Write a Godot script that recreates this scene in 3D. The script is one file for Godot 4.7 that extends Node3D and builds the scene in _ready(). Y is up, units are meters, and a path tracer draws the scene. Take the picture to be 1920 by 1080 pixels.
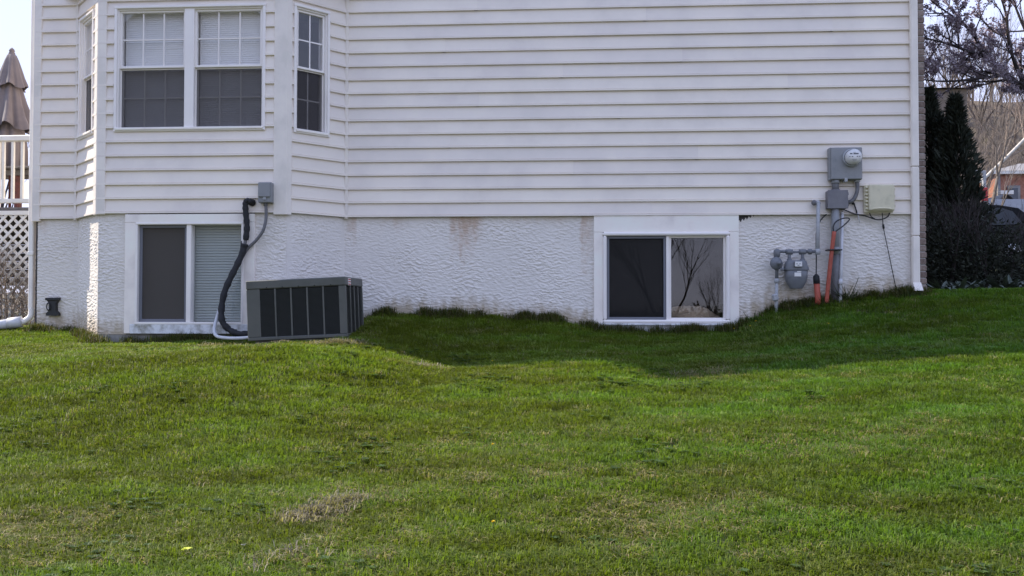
extends Node3D

var M := {}
var org := {}
var used := {}
var rng := RandomNumberGenerator.new()
var nz := FastNoiseLite.new()
var nz2 := FastNoiseLite.new()

# ---------------------------------------------------------------- helpers
func lin(r: float, g: float, b: float, a := 1.0) -> Color:
	var c := Color(r, g, b).linear_to_srgb()
	c.a = a
	return c

func mat(key: String, c: Color, rough := 0.7, metal := 0.0) -> StandardMaterial3D:
	var m := StandardMaterial3D.new()
	m.resource_name = key
	m.albedo_color = c
	m.roughness = rough
	m.metallic = metal
	m.cull_mode = BaseMaterial3D.CULL_DISABLED
	M[key] = m
	return m

# seamless mottled texture between colours (linear rgb), laid on by world triplanar mapping
func mottle(key: String, cols: Array, freq: float, size_m: float, rough := 0.8, octaves := 5, seed_n := 1, bump := 0.0, stretch := Vector3.ONE) -> StandardMaterial3D:
	var m := mat(key, Color.WHITE, rough)
	var f := FastNoiseLite.new()
	f.seed = seed_n
	f.noise_type = FastNoiseLite.TYPE_SIMPLEX_SMOOTH
	f.frequency = freq
	f.fractal_octaves = octaves
	f.fractal_gain = 0.6
	var n := 288
	var im := f.get_seamless_image(n, n)
	im.convert(Image.FORMAT_L8)
	var out := Image.create(n, n, false, Image.FORMAT_RGB8)
	var g := Gradient.new()
	var offs := PackedFloat32Array()
	var cs := PackedColorArray()
	for i in cols.size():
		offs.append(float(i) / (cols.size() - 1) * 0.7 + 0.15)
		cs.append(cols[i])
	g.offsets = offs
	g.colors = cs
	var lut := []
	for i in 256:
		lut.append(g.sample(i / 255.0).linear_to_srgb())
	var data := im.get_data()
	var px := PackedByteArray()
	px.resize(n * n * 3)
	for i in n * n:
		var c: Color = lut[data[i]]
		px[i * 3] = int(clampf(c.r * 255.0, 0, 255))
		px[i * 3 + 1] = int(clampf(c.g * 255.0, 0, 255))
		px[i * 3 + 2] = int(clampf(c.b * 255.0, 0, 255))
	out.set_data(n, n, false, Image.FORMAT_RGB8, px)
	m.albedo_texture = ImageTexture.create_from_image(out)
	m.uv1_triplanar = true
	m.uv1_world_triplanar = true
	m.uv1_scale = stretch / size_m
	if bump > 0.0:
		m.heightmap_enabled = true
		m.heightmap_texture = ImageTexture.create_from_image(im)
		m.heightmap_scale = bump
	return m

func glass(key: String, alpha := 0.04) -> void:
	var m := mat(key, Color(0.1, 0.1, 0.1, alpha), 0.01)
	m.transparency = BaseMaterial3D.TRANSPARENCY_ALPHA

func name_for(called: String, parent: Node) -> String:
	var key := "%d/%s" % [parent.get_instance_id(), called]
	if not used.has(key):
		used[key] = 0
		return called
	used[key] += 1
	return "%s_%03d" % [called, used[key]]

func thing(called: String, label: String, category: String, at := Vector3.ZERO, group := "", turn := Basis.IDENTITY, local := false) -> Node3D:
	var o := Node3D.new()
	o.name = name_for(called, self)
	add_child(o)
	o.transform = Transform3D(turn, at)
	tag(o, label, category, group)
	org[o] = Vector3.ZERO if local else at
	return o

func tag(o: Node, label: String, category: String, group := "", kind := "") -> void:
	if label: o.set_meta("label", label)
	if category: o.set_meta("category", category)
	if group: o.set_meta("group", group)
	if kind: o.set_meta("kind", kind)

func obj(called: String, s, m, parent: Node = self) -> MeshInstance3D:
	var mesh: Mesh
	if s is SurfaceTool:
		s.generate_normals()
		mesh = s.commit()
	else:
		mesh = s
	var o := MeshInstance3D.new()
	o.name = name_for(called, parent)
	o.mesh = mesh
	o.material_override = M[m] if m is String else m
	parent.add_child(o)
	o.position = -org.get(parent, Vector3.ZERO)
	org[o] = Vector3.ZERO
	return o

func mb(smooth := false) -> SurfaceTool:
	var s := SurfaceTool.new()
	s.begin(Mesh.PRIMITIVE_TRIANGLES)
	s.set_smooth_group(0 if smooth else 4294967295)
	return s

func tri(s: SurfaceTool, a: Vector3, b: Vector3, c: Vector3) -> void:
	s.add_vertex(a); s.add_vertex(c); s.add_vertex(b)

func quad(s: SurfaceTool, a: Vector3, b: Vector3, c: Vector3, d: Vector3) -> void:
	tri(s, a, b, c); tri(s, a, c, d)

# chamfered box, c = centre, d = full size
func bbox(s: SurfaceTool, c: Vector3, d: Vector3, bev := 0.003, bs := Basis.IDENTITY) -> void:
	var h := d * 0.5
	bev = minf(bev, minf(h.x, minf(h.y, h.z)) * 0.6)
	var P := func(x: float, y: float, z: float) -> Vector3: return c + bs * Vector3(x, y, z)
	for ax in 3:
		var u := (ax + 1) % 3
		var v := (ax + 2) % 3
		for sg in [-1.0, 1.0]:
			var q := []
			for k in [[-1.0, -1.0], [1.0, -1.0], [1.0, 1.0], [-1.0, 1.0]]:
				var p := Vector3.ZERO
				p[ax] = h[ax] * sg
				p[u] = (h[u] - bev) * k[0]
				p[v] = (h[v] - bev) * k[1]
				q.append(c + bs * p)
			if sg > 0: quad(s, q[0], q[1], q[2], q[3])
			else: quad(s, q[3], q[2], q[1], q[0])
	if bev <= 0.0: return
	for ax in 3:
		var u := (ax + 1) % 3
		var v := (ax + 2) % 3
		for k in [[-1.0, -1.0], [1.0, -1.0], [1.0, 1.0], [-1.0, 1.0]]:
			var q := []
			for e in [[1.0, true], [1.0, false], [-1.0, false], [-1.0, true]]:
				var p := Vector3.ZERO
				p[ax] = (h[ax] - bev) * e[0]
				p[u] = (h[u] if e[1] else h[u] - bev) * k[0]
				p[v] = (h[v] - bev if e[1] else h[v]) * k[1]
				q.append(c + bs * p)
			if k[0] * k[1] > 0: quad(s, q[3], q[2], q[1], q[0])
			else: quad(s, q[0], q[1], q[2], q[3])
	for a in [-1.0, 1.0]:
		for b in [-1.0, 1.0]:
			for e in [-1.0, 1.0]:
				var p0: Vector3 = c + bs * Vector3(h.x * a, (h.y - bev) * b, (h.z - bev) * e)
				var p1: Vector3 = c + bs * Vector3((h.x - bev) * a, h.y * b, (h.z - bev) * e)
				var p2: Vector3 = c + bs * Vector3((h.x - bev) * a, (h.y - bev) * b, h.z * e)
				if a * b * e > 0: tri(s, p0, p1, p2)
				else: tri(s, p0, p2, p1)

# box between two corners
func span(s: SurfaceTool, a: Vector3, b: Vector3, bev := 0.003) -> void:
	bbox(s, (a + b) * 0.5, (b - a).abs(), bev)

# box in a wall frame: O origin, U along, N out
func fb(s: SurfaceTool, f: Array, u0: float, u1: float, v0: float, v1: float, n0: float, n1: float, bev := 0.003) -> void:
	var O: Vector3 = f[0]
	var U: Vector3 = f[1]
	var N: Vector3 = f[2]
	bbox(s, O + U * (u0 + u1) * 0.5 + Vector3.UP * (v0 + v1) * 0.5 + N * (n0 + n1) * 0.5, Vector3(u1 - u0, v1 - v0, n1 - n0), bev, Basis(U, Vector3.UP, N))

func ring_frame(s: SurfaceTool, f: Array, u0: float, u1: float, v0: float, v1: float, w: float, n0: float, n1: float, bev := 0.003) -> void:
	fb(s, f, u0, u1, v1 - w, v1, n0, n1, bev)
	fb(s, f, u0, u1, v0, v0 + w, n0, n1, bev)
	fb(s, f, u0, u0 + w, v0 + w, v1 - w, n0, n1 - 0.001, bev)
	fb(s, f, u1 - w, u1, v0 + w, v1 - w, n0, n1 - 0.001, bev)

func tube(s: SurfaceTool, pts: Array, r, sides := 10, caps := true) -> void:
	var n := pts.size()
	var t0: Vector3 = (pts[1] - pts[0]).normalized()
	var up := Vector3.UP if absf(t0.y) < 0.9 else Vector3.RIGHT
	var nn := t0.cross(up).normalized()
	var rings := []
	for i in n:
		var t: Vector3
		if i == 0: t = pts[1] - pts[0]
		elif i == n - 1: t = pts[n - 1] - pts[n - 2]
		else: t = (pts[i + 1] - pts[i]).normalized() + (pts[i] - pts[i - 1]).normalized()
		t = t.normalized()
		nn = (nn - t * nn.dot(t)).normalized()
		var bb := t.cross(nn)
		var rr: float = r[i] if r is Array else r
		var ring := []
		for k in sides:
			var a := TAU * k / sides
			ring.append(pts[i] + (nn * cos(a) + bb * sin(a)) * rr)
		rings.append(ring)
	for i in n - 1:
		for k in sides:
			var k2 := (k + 1) % sides
			quad(s, rings[i][k], rings[i][k2], rings[i + 1][k2], rings[i + 1][k])
	if caps:
		for k in sides:
			var k2 := (k + 1) % sides
			tri(s, pts[0], rings[0][k2], rings[0][k])
			tri(s, pts[n - 1], rings[n - 1][k], rings[n - 1][k2])

func curve(pts: Array, per := 6) -> Array:
	var out := []
	var n := pts.size()
	for i in n - 1:
		var p0: Vector3 = pts[maxi(i - 1, 0)]
		var p1: Vector3 = pts[i]
		var p2: Vector3 = pts[i + 1]
		var p3: Vector3 = pts[mini(i + 2, n - 1)]
		for k in per:
			out.append(p1.cubic_interpolate(p2, p0, p3, float(k) / per))
	out.append(pts[n - 1])
	return out

# lathe around axis ax from c; prof = [[radius, along], ...]
func lathe(s: SurfaceTool, c: Vector3, ax: Vector3, prof: Array, sides := 20) -> void:
	var up := Vector3.UP if absf(ax.y) < 0.9 else Vector3.RIGHT
	var a := ax.cross(up).normalized()
	var b := ax.cross(a).normalized()
	for i in prof.size() - 1:
		for k in sides:
			var q := []
			for e in [[i, k], [i, k + 1], [i + 1, k + 1], [i + 1, k]]:
				var an = TAU * e[1] / sides
				var pr: Array = prof[e[0]]
				q.append(c + ax * pr[1] + (a * cos(an) + b * sin(an)) * pr[0])
			quad(s, q[0], q[1], q[2], q[3])

func V(x: float, y: float, z: float) -> Vector3:
	return Vector3(x, y, z)

# ---------------------------------------------------------------- terrain
const W0 := [-12, .05, -7, .05, -5.2, .06, -4.74, .05, -4.2, .02, -3.9, 0.0, -2.6, 0.0, -2.2, 0.01, -1.7, .04, -1.58, .17, -1.36, .25, -.9, .235, -.16, .23, .03, .18, .135, .2, .48, .18, .86, .09, 1.5, .06, 2.3, .07, 2.44, .17, 2.71, .29, 3.0, .345, 3.3, .4, 3.74, .44, 4.11, .465, 6, .5, 12, .7]
const W2 := [-12, -.25, -5, -.2, -2.6, -.09, -1.9, -.035, -1.3, -.07, -.5, -.21, .8, -.15, 1.3, -.2, 2.5, -.1, 3.9, 0.0, 6, .12, 12, .4]

func cv(c: Array, x: float) -> float:
	var n := c.size() / 2
	if x <= c[0]: return c[1]
	for i in n - 1:
		if x <= c[i * 2 + 2]:
			return lerpf(c[i * 2 + 1], c[i * 2 + 3], (x - c[i * 2]) / (c[i * 2 + 2] - c[i * 2]))
	return c[n * 2 - 1]

func gh(x: float, z: float) -> float:
	var y: float
	if z <= 0.0:
		y = cv(W0, x) + 0.055 * minf(-z, 34.0) * smoothstep(0, 6, x)
	else:
		var a := cv(W0, x)
		var b := cv(W2, x)
		if z < 2.0:
			y = lerpf(a, b, 1.0 - pow(1.0 - z / 2.0, 1.5))
		else:
			var k := smoothstep(2.0, 4.5, z)
			y = lerpf(b, -0.2 + 0.05 * clampf(x, -14, 14), k) - 0.155 * (minf(z, 11.0) - 2.0) - 0.03 * (clampf(z, 11.0, 30.0) - 11.0)
	var w := smoothstep(0.15, 0.9, z) if z > 0 else 0.3
	y += w * (0.022 * nz.get_noise_2d(x * 60.0, z * 75.0) + 0.010 * nz2.get_noise_2d(x * 230.0, z * 290.0))
	return y

# ---------------------------------------------------------------- siding
const E := 0.1464
const PROF := [[0.0, 0.003], [0.0, 0.0245], [0.002, 0.027], [0.019, 0.0265], [0.0195, 0.0130], [0.024, 0.0180], [0.1464, 0.004]]

# one lap board, clipped between heights lo and hi of its course
func board_mesh(a: Vector3, b: Vector3, n: Vector3, lift := 0.0, lo := 0.0, hi := E) -> SurfaceTool:
	var s := mb()
	for i in PROF.size() - 1:
		var y0: float = PROF[i][0]
		var y1: float = PROF[i + 1][0]
		var z0: float = PROF[i][1]
		var z1: float = PROF[i + 1][1]
		if y1 < lo or y0 > hi: continue
		if y1 > y0:
			var d := y1 - y0
			var ca := clampf((lo - y0) / d, 0, 1)
			var cb := clampf((hi - y0) / d, 0, 1)
			var zz := z0
			z0 = lerpf(zz, z1, ca)
			z1 = lerpf(zz, z1, cb)
			y1 = y0 + d * cb
			y0 = y0 + d * ca
		var p := Vector3.UP * y0 + n * (z0 + lift)
		var q := Vector3.UP * y1 + n * (z1 + lift)
		quad(s, a + p, b + p, b + q, a + q)
	return s

# a row of lap boards on one wall face; holes = [[u0,u1,v0,v1]] in metres along the wall
func siding(house: Node3D, a: Vector2, b: Vector2, y0: float, y1: float, holes: Array, seams: bool) -> void:
	var A := V(a.x, 0, a.y)
	var B := V(b.x, 0, b.y)
	var len := A.distance_to(B)
	var U := (B - A) / len
	var N := U.cross(Vector3.UP)
	var rows := int(ceil((y1 - y0) / E))
	for r in rows:
		var y := y0 + r * E
		var h := minf(E, y1 - y)
		var parts := [[0.0, len]]
		for ho in holes:
			if y + h > ho[2] + 0.002 and y < ho[3] - 0.002:
				var np := []
				for p in parts:
					if ho[0] > p[0]: np.append([p[0], ho[0]])
					if ho[1] < p[1]: np.append([ho[1], p[1]])
				parts = np
				var q0 = A + U * ho[0] + Vector3.UP * y
				var q1 = A + U * ho[1] + Vector3.UP * y
				if ho[2] > y + 0.004: obj("siding_board", board_mesh(q0, q1, N, 0.0, 0.0, ho[2] - y + 0.004), "vinyl", house)
				if ho[3] < y + h - 0.004: obj("siding_board", board_mesh(q0, q1, N, 0.0, ho[3] - y - 0.004, h), "vinyl", house)
		if seams:
			var cut: float = [3.0, 1.55, 4.45, 2.25, 3.7, 0.95, 5.1][r % 7] + rng.randf_range(-0.25, 0.25)
			if r == 0: cut = 3.225
			parts = [[0.0, cut + 0.03], [cut, len]]
		for i in parts.size():
			var p: Array = parts[i]
			var m: String = ["vinyl", "vinyl2", "vinyl3"][rng.randi() % 3]
			obj("siding_board", board_mesh(A + U * p[0] + Vector3.UP * y, A + U * p[1] + Vector3.UP * y, N, 0.0025 if seams and i == 0 else 0.0, 0.0, h), m, house)

# ---------------------------------------------------------------- stucco
var stain_n := FastNoiseLite.new()
func stucco_h(u: float, v: float) -> float:
	var wx := nz2.get_noise_2d(u * 450.0, v * 450.0) * 0.032
	var wy := nz2.get_noise_2d(u * 480.0 + 900.0, v * 560.0) * 0.016
	var n1 := nz.get_noise_2d((u + wx) * 1000.0, (v + wy) * 4200.0)
	var n2 := nz.get_noise_2d((u - wx) * 1300.0 + 5000.0, (v + wy * 1.3) * 5000.0)
	var h := smoothstep(-0.06, 0.10, n1) * 0.0034 + smoothstep(0.04, 0.20, n2) * 0.0036 + n1 * 0.0008
	return h * clampf(0.85 + 0.7 * nz.get_noise_2d(u * 170.0 + 77.0, v * 230.0), 0.5, 1.2)

# stain = Callable(x, y, z) -> Color; keep = Callable(u, v) -> bool
func stucco_mesh(a: Vector2, b: Vector2, y0: float, y1: float, uoff: float, off: float, keep: Callable, tint: Callable, bead := 0.0) -> ArrayMesh:
	var A := V(a.x, 0, a.y)
	var B := V(b.x, 0, b.y)
	var len := A.distance_to(B)
	var U := (B - A) / len
	var N := U.cross(Vector3.UP)
	var st := 0.0066
	var nu := int(ceil(len / st))
	var nv := int(ceil((y1 - y0) / st))
	var hs := PackedFloat32Array()
	hs.resize((nu + 1) * (nv + 1))
	for j in nv + 1:
		for i in nu + 1:
			var uu := len * i / nu
			var sm := 1.0
			if bead > 0.0: sm = smoothstep(0.025, bead + 0.02 * nz.get_noise_1d(j * 30.0), minf(uu, len - uu))
			hs[j * (nu + 1) + i] = stucco_h(uoff + uu, y0 + (y1 - y0) * j / nv) * sm
	var vs := PackedVector3Array()
	var ns := PackedVector3Array()
	var cs := PackedColorArray()
	var ix := PackedInt32Array()
	for j in nv + 1:
		for i in nu + 1:
			var u := len * i / nu
			var v := y0 + (y1 - y0) * j / nv
			var k := j * (nu + 1) + i
			vs.append(A + U * u + Vector3.UP * v + N * (off + hs[k]))
			var du := (hs[k + (1 if i < nu else 0)] - hs[k - (1 if i > 0 else 0)]) / (2 * st)
			var dv := (hs[k + (nu + 1 if j < nv else 0)] - hs[k - (nu + 1 if j > 0 else 0)]) / (2 * st)
			ns.append((N - U * du - Vector3.UP * dv).normalized())
			var p := A + U * u
			cs.append(tint.call(p.x, v, uoff + u))
	for j in nv:
		for i in nu:
			if not keep.call(len * (i + 0.5) / nu, y0 + (y1 - y0) * (j + 0.5) / nv): continue
			var k := j * (nu + 1) + i
			ix.append_array(PackedInt32Array([k, k + nu + 1, k + 1, k + 1, k + nu + 1, k + nu + 2]))
	var arr := []
	arr.resize(Mesh.ARRAY_MAX)
	arr[Mesh.ARRAY_VERTEX] = vs
	arr[Mesh.ARRAY_NORMAL] = ns
	arr[Mesh.ARRAY_COLOR] = cs
	arr[Mesh.ARRAY_INDEX] = ix
	var m := ArrayMesh.new()
	m.add_surface_from_arrays(Mesh.PRIMITIVE_TRIANGLES, arr)
	return m

# rust runs and splashed soil, each with a ragged outline of its own
func wall_tint(x: float, y: float, u: float) -> Color:
	var base := Vector3(0.745, 0.695, 0.64)
	base *= 1.0 + 0.05 * stain_n.get_noise_2d(u * 90.0, y * 90.0) + 0.03 * stain_n.get_noise_2d(u * 900.0, y * 900.0)
	var grain := stain_n.get_noise_2d(u * 700.0, y * 90.0) * 0.6 + stain_n.get_noise_2d(u * 1500.0, y * 900.0) * 0.5
	var rust := 0.0
	for r in [[-0.53, 0.15, 0.46, 0.85], [-0.42, 0.12, 0.28, 0.85], [-1.72, 0.07, 0.30, 0.7], [0.79, 0.06, 0.50, 0.6], [-1.25, 0.16, 0.15, 0.35], [0.42, 0.2, 0.10, 0.3], [0.1, 0.14, 0.08, 0.25], [-5.17, 0.08, 0.2, 0.45]]:
		var dx = absf(x - r[0] + grain * 0.05) / r[1]
		var dy = (1.275 - y) / r[2]
		if dx < 1.0 and dy < 1.5:
			rust = maxf(rust, r[3] * (1.0 - dx * dx) * clampf(1.15 - dy + grain * 0.9, 0, 1))
	var g := cv(W0, x)
	var dirt := 0.0
	var hd := 0.20 + 0.15 * stain_n.get_noise_2d(u * 60.0, 31.0)
	if x > 2.3: hd += 0.08
	if y - g < hd * 1.7:
		dirt = clampf((1.0 - (y - g) / hd) * 1.2 + grain * 0.9, 0, 1)
	var c := base.lerp(Vector3(0.46, 0.30, 0.19), rust * (0.75 + 0.35 * grain))
	c = c.lerp(Vector3(0.36, 0.28, 0.17), dirt * 0.75)
	return Color(c.x, c.y, c.z)

# ---------------------------------------------------------------- plants
func branch(s: SurfaceTool, p: Vector3, d: Vector3, l: float, r: float, depth: int, rg: RandomNumberGenerator, o: Dictionary) -> void:
	var mid: Vector3 = p + d * l * 0.5 + V(rg.randf_range(-1, 1), rg.randf_range(-0.4, 0.6), rg.randf_range(-1, 1)) * l * 0.06
	var d2: Vector3 = (d + V(0, o.up * 0.25, 0) + V(rg.randf_range(-1, 1), 0, rg.randf_range(-1, 1)) * 0.12).normalized()
	var e: Vector3 = mid + d2 * l * 0.5
	var r2: float = r * o.taper
	tube(s, [p, mid, e], [r, (r + r2) * 0.5, r2], 7 if depth > 4 else (4 if depth > 1 else 3), false)
	o.ends.append([mid, d2, depth])
	o.ends.append([e, d2, depth])
	if depth <= 0: return
	var n: int = o.kids + (1 if rg.randf() < 0.45 else 0)
	for i in n:
		var ax := V(rg.randf_range(-1, 1), rg.randf_range(-1, 1), rg.randf_range(-1, 1)).normalized()
		var ang: float = rg.randf_range(0.25, 1.0) * o.spread
		if i == 0: ang *= 0.35
		var dd := d2.rotated(ax, ang)
		dd = (dd + V(0, o.up * 0.35, 0)).normalized()
		var start := e if i < 2 else mid.lerp(e, rg.randf())
		branch(s, start, dd, l * rg.randf_range(0.62, 0.88), r2 * (0.92 if i == 0 else rg.randf_range(0.5, 0.75)), depth - 1, rg, o)

func bare_tree(label: String, at: Vector3, h: float, depth: int, seed_n: int, m := "bark", group := "", cat := "tree") -> Node3D:
	var rg := RandomNumberGenerator.new()
	rg.seed = seed_n
	var t := thing("bare_tree", label, cat, at, group, Basis.IDENTITY, true)
	var s := mb()
	var o := {"up": 0.28, "taper": 0.72, "kids": 2, "spread": 0.85, "ends": []}
	var lean := V(rg.randf_range(-0.12, 0.12), 1, rg.randf_range(-0.12, 0.12)).normalized()
	var tl := h * 0.24
	tube(s, [V(0, -0.3, 0), V(0, 0, 0), lean * tl * 0.5, lean * tl], [h * 0.02, h * 0.017, h * 0.0145, h * 0.013], 8, false)
	obj("trunk", s, m, t)
	var c := mb()
	for i in 3:
		var a := TAU * i / 3.0 + rg.randf()
		branch(c, lean * tl * (0.98 - 0.12 * i), (V(cos(a), 0, sin(a)) * (0.25 + 0.3 * i) + V(0, 1, 0)).normalized(), h * 0.2, h * 0.009, depth, rg, o)
	obj("crown", c, m, t)
	return t

func card(s: SurfaceTool, p: Vector3, d: Vector3, side: Vector3, l: float, w: float) -> void:
	tri(s, p - side * w * 0.5, p + side * w * 0.5, p + d * l * 0.6 + side * w * 0.4)
	tri(s, p - side * w * 0.5, p + d * l * 0.6 + side * w * 0.4, p + d * l)

func rdir(rg: RandomNumberGenerator) -> Vector3:
	var v := V(rg.randfn(), rg.randfn(), rg.randfn())
	return v.normalized()

# columnar evergreen: trunk, and a crown of flat sprays through the volume of an uneven cone
func evergreen(label: String, at: Vector3, h: float, w: float, n: int, seed_n: int, group: String, cols := ["conifer", "conifer2"]) -> void:
	var rg := RandomNumberGenerator.new()
	rg.seed = seed_n
	var t := thing("evergreen_tree", label, "tree", at, group, Basis.IDENTITY, true)
	var s := mb()
	tube(s, [V(0, -0.15, 0), V(0, h * 0.5, 0), V(0, h * 0.93, 0)], [0.05, 0.035, 0.008], 7)
	obj("trunk", s, "bark_dark", t)
	for part in 2:
		var c := mb()
		for i in n / 2:
			var f := pow(rg.randf(), 1.35)
			var y := h * (0.03 + 0.97 * f)
			var a := rg.randf() * TAU
			var R := w * 0.5 * pow(1.0 - f, 0.9) * (0.92 + 0.6 * nz.get_noise_2d(a * 60.0 + seed_n * 40.0, y * 260.0) + 0.12 * sin(a * 5.0 + y * 4.0))
			if f < 0.1: R *= 0.75 + 2.5 * f
			var rr := R * sqrt(rg.randf_range(0.25, 1.0)) + 0.01
			var out := V(cos(a), 0, sin(a))
			var p := out * rr + V(0, y, 0)
			var d := (out * 0.7 + V(0, 0.75, 0) + rdir(rg) * 0.5).normalized()
			card(c, p, d, d.cross(rdir(rg)).normalized(), rg.randf_range(0.05, 0.12), rg.randf_range(0.015, 0.035))
		obj("crown", c, cols[part], t)

func shrub(called: String, label: String, at: Vector3, rad: Vector3, stems: int, leaves: int, leaf: float, m_leaf: String, m_stem: String, seed_n: int, group := "") -> void:
	var rg := RandomNumberGenerator.new()
	rg.seed = seed_n
	var t := thing(called, label, "shrub", at, group, Basis.IDENTITY, true)
	var s := mb()
	var o := {"up": 0.12, "taper": 0.7, "kids": 2, "spread": 0.9, "ends": []}
	for i in stems:
		var a := rg.randf() * TAU
		var d := V(cos(a) * rad.x * rg.randf(), rad.y * 0.9, sin(a) * rad.z * rg.randf()).normalized()
		branch(s, V(cos(a) * rad.x * 0.25, -0.05, sin(a) * rad.z * 0.25), d, rad.y * 0.36, 0.011, 4, rg, o)
	obj("stems", s, m_stem, t)
	if leaves > 0:
		var c := mb()
		for i in leaves:
			var d := rdir(rg)
			d.y = absf(d.y)
			var lump := 0.85 + 0.35 * nz.get_noise_3d(d.x * 180.0 + seed_n * 30, d.y * 180.0, d.z * 180.0)
			var p := V(d.x * rad.x, d.y * rad.y, d.z * rad.z) * pow(rg.randf(), 0.4) * lump
			var dd := (d + rdir(rg) * 0.9).normalized()
			card(c, p, dd, dd.cross(rdir(rg)).normalized(), leaf * rg.randf_range(0.7, 1.4), leaf * 0.5)
		obj("leaves", c, m_leaf, t)

# lance leaf that arches over
func blade_leaf(s: SurfaceTool, p: Vector3, dir: Vector3, l: float, w: float, droop: float) -> void:
	var side := dir.cross(Vector3.UP).normalized()
	var prev := []
	for i in 6:
		var f := i / 5.0
		var c := p + dir * l * f * (1.0 - 0.15 * f) + Vector3.UP * (l * (0.75 * f - droop * f * f))
		var ww := w * sin(PI * clampf(0.12 + f * 0.88, 0, 1)) * 0.5 + 0.0008
		var cur := [c - side * ww, c + Vector3.DOWN * ww * 0.35, c + side * ww]
		if i > 0:
			quad(s, prev[0], prev[1], cur[1], cur[0])
			quad(s, prev[1], prev[2], cur[2], cur[1])
		prev = cur

func _ready() -> void:
	rng.seed = 11
	nz.seed = 3
	nz.noise_type = FastNoiseLite.TYPE_SIMPLEX_SMOOTH
	nz.frequency = 0.01
	nz.fractal_octaves = 2
	nz2.seed = 8
	nz2.noise_type = FastNoiseLite.TYPE_SIMPLEX_SMOOTH
	nz2.frequency = 0.01
	nz2.fractal_octaves = 2
	stain_n.seed = 21
	stain_n.frequency = 0.01
	stain_n.fractal_octaves = 3
	light_and_camera()
	materials()
	build_ground()
	build_house()
	build_deck()
	build_utilities()
	build_far()
	build_garden()
	build_lawn()

func light_and_camera() -> void:
	# camera: wall plane is z = 0, camera 9.34 m away, turned 3.68 deg left, 1.325 deg up
	var ps := deg_to_rad(3.68)
	var pt := deg_to_rad(1.325)
	var ro := deg_to_rad(0.06)
	var fw := V(-sin(ps) * cos(pt), sin(pt), -cos(ps) * cos(pt))
	var r0 := V(cos(ps), 0, -sin(ps))
	var u0 := r0.cross(fw)
	var cam := Camera3D.new()
	cam.name = "camera"
	add_child(cam)
	cam.transform = Transform3D(Basis(r0 * cos(ro) + u0 * sin(ro), u0 * cos(ro) - r0 * sin(ro), -fw), V(9.34 * sin(ps), 0.30, 9.34 * cos(ps)))
	cam.fov = rad_to_deg(2.0 * atan(540.0 / 1660.0))
	cam.near = 0.05
	cam.far = 900.0
	cam.current = true
	var we := WorldEnvironment.new()
	we.name = "world_environment"
	var e := Environment.new()
	e.background_mode = Environment.BG_SKY
	var sk := ProceduralSkyMaterial.new()
	sk.sky_top_color = Color(0.72, 0.80, 1.0)
	sk.sky_horizon_color = Color(0.905, 0.91, 1.0)
	sk.sky_curve = 0.22
	sk.ground_bottom_color = Color(0.25, 0.27, 0.2)
	sk.ground_horizon_color = Color(0.75, 0.75, 0.75)
	sk.sun_angle_max = 1.0
	sk.sky_energy_multiplier = 1.0
	var sky := Sky.new()
	sky.sky_material = sk
	e.sky = sky
	e.background_energy_multiplier = 0.97
	e.tonemap_mode = Environment.TONE_MAPPER_LINEAR
	e.tonemap_exposure = 1.55
	e.sdfgi_enabled = true
	e.ssao_enabled = true
	e.ssil_enabled = true
	we.environment = e
	add_child(we)
	var sun := DirectionalLight3D.new()
	sun.name = "sun"
	add_child(sun)
	sun.look_at_from_position(V(-1.02, 1.0, -0.33) * 20.0, Vector3.ZERO)
	sun.light_energy = 1.6
	sun.light_color = Color(1.0, 0.95, 0.87)
	sun.light_angular_distance = 0.55
	sun.shadow_enabled = true

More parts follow.
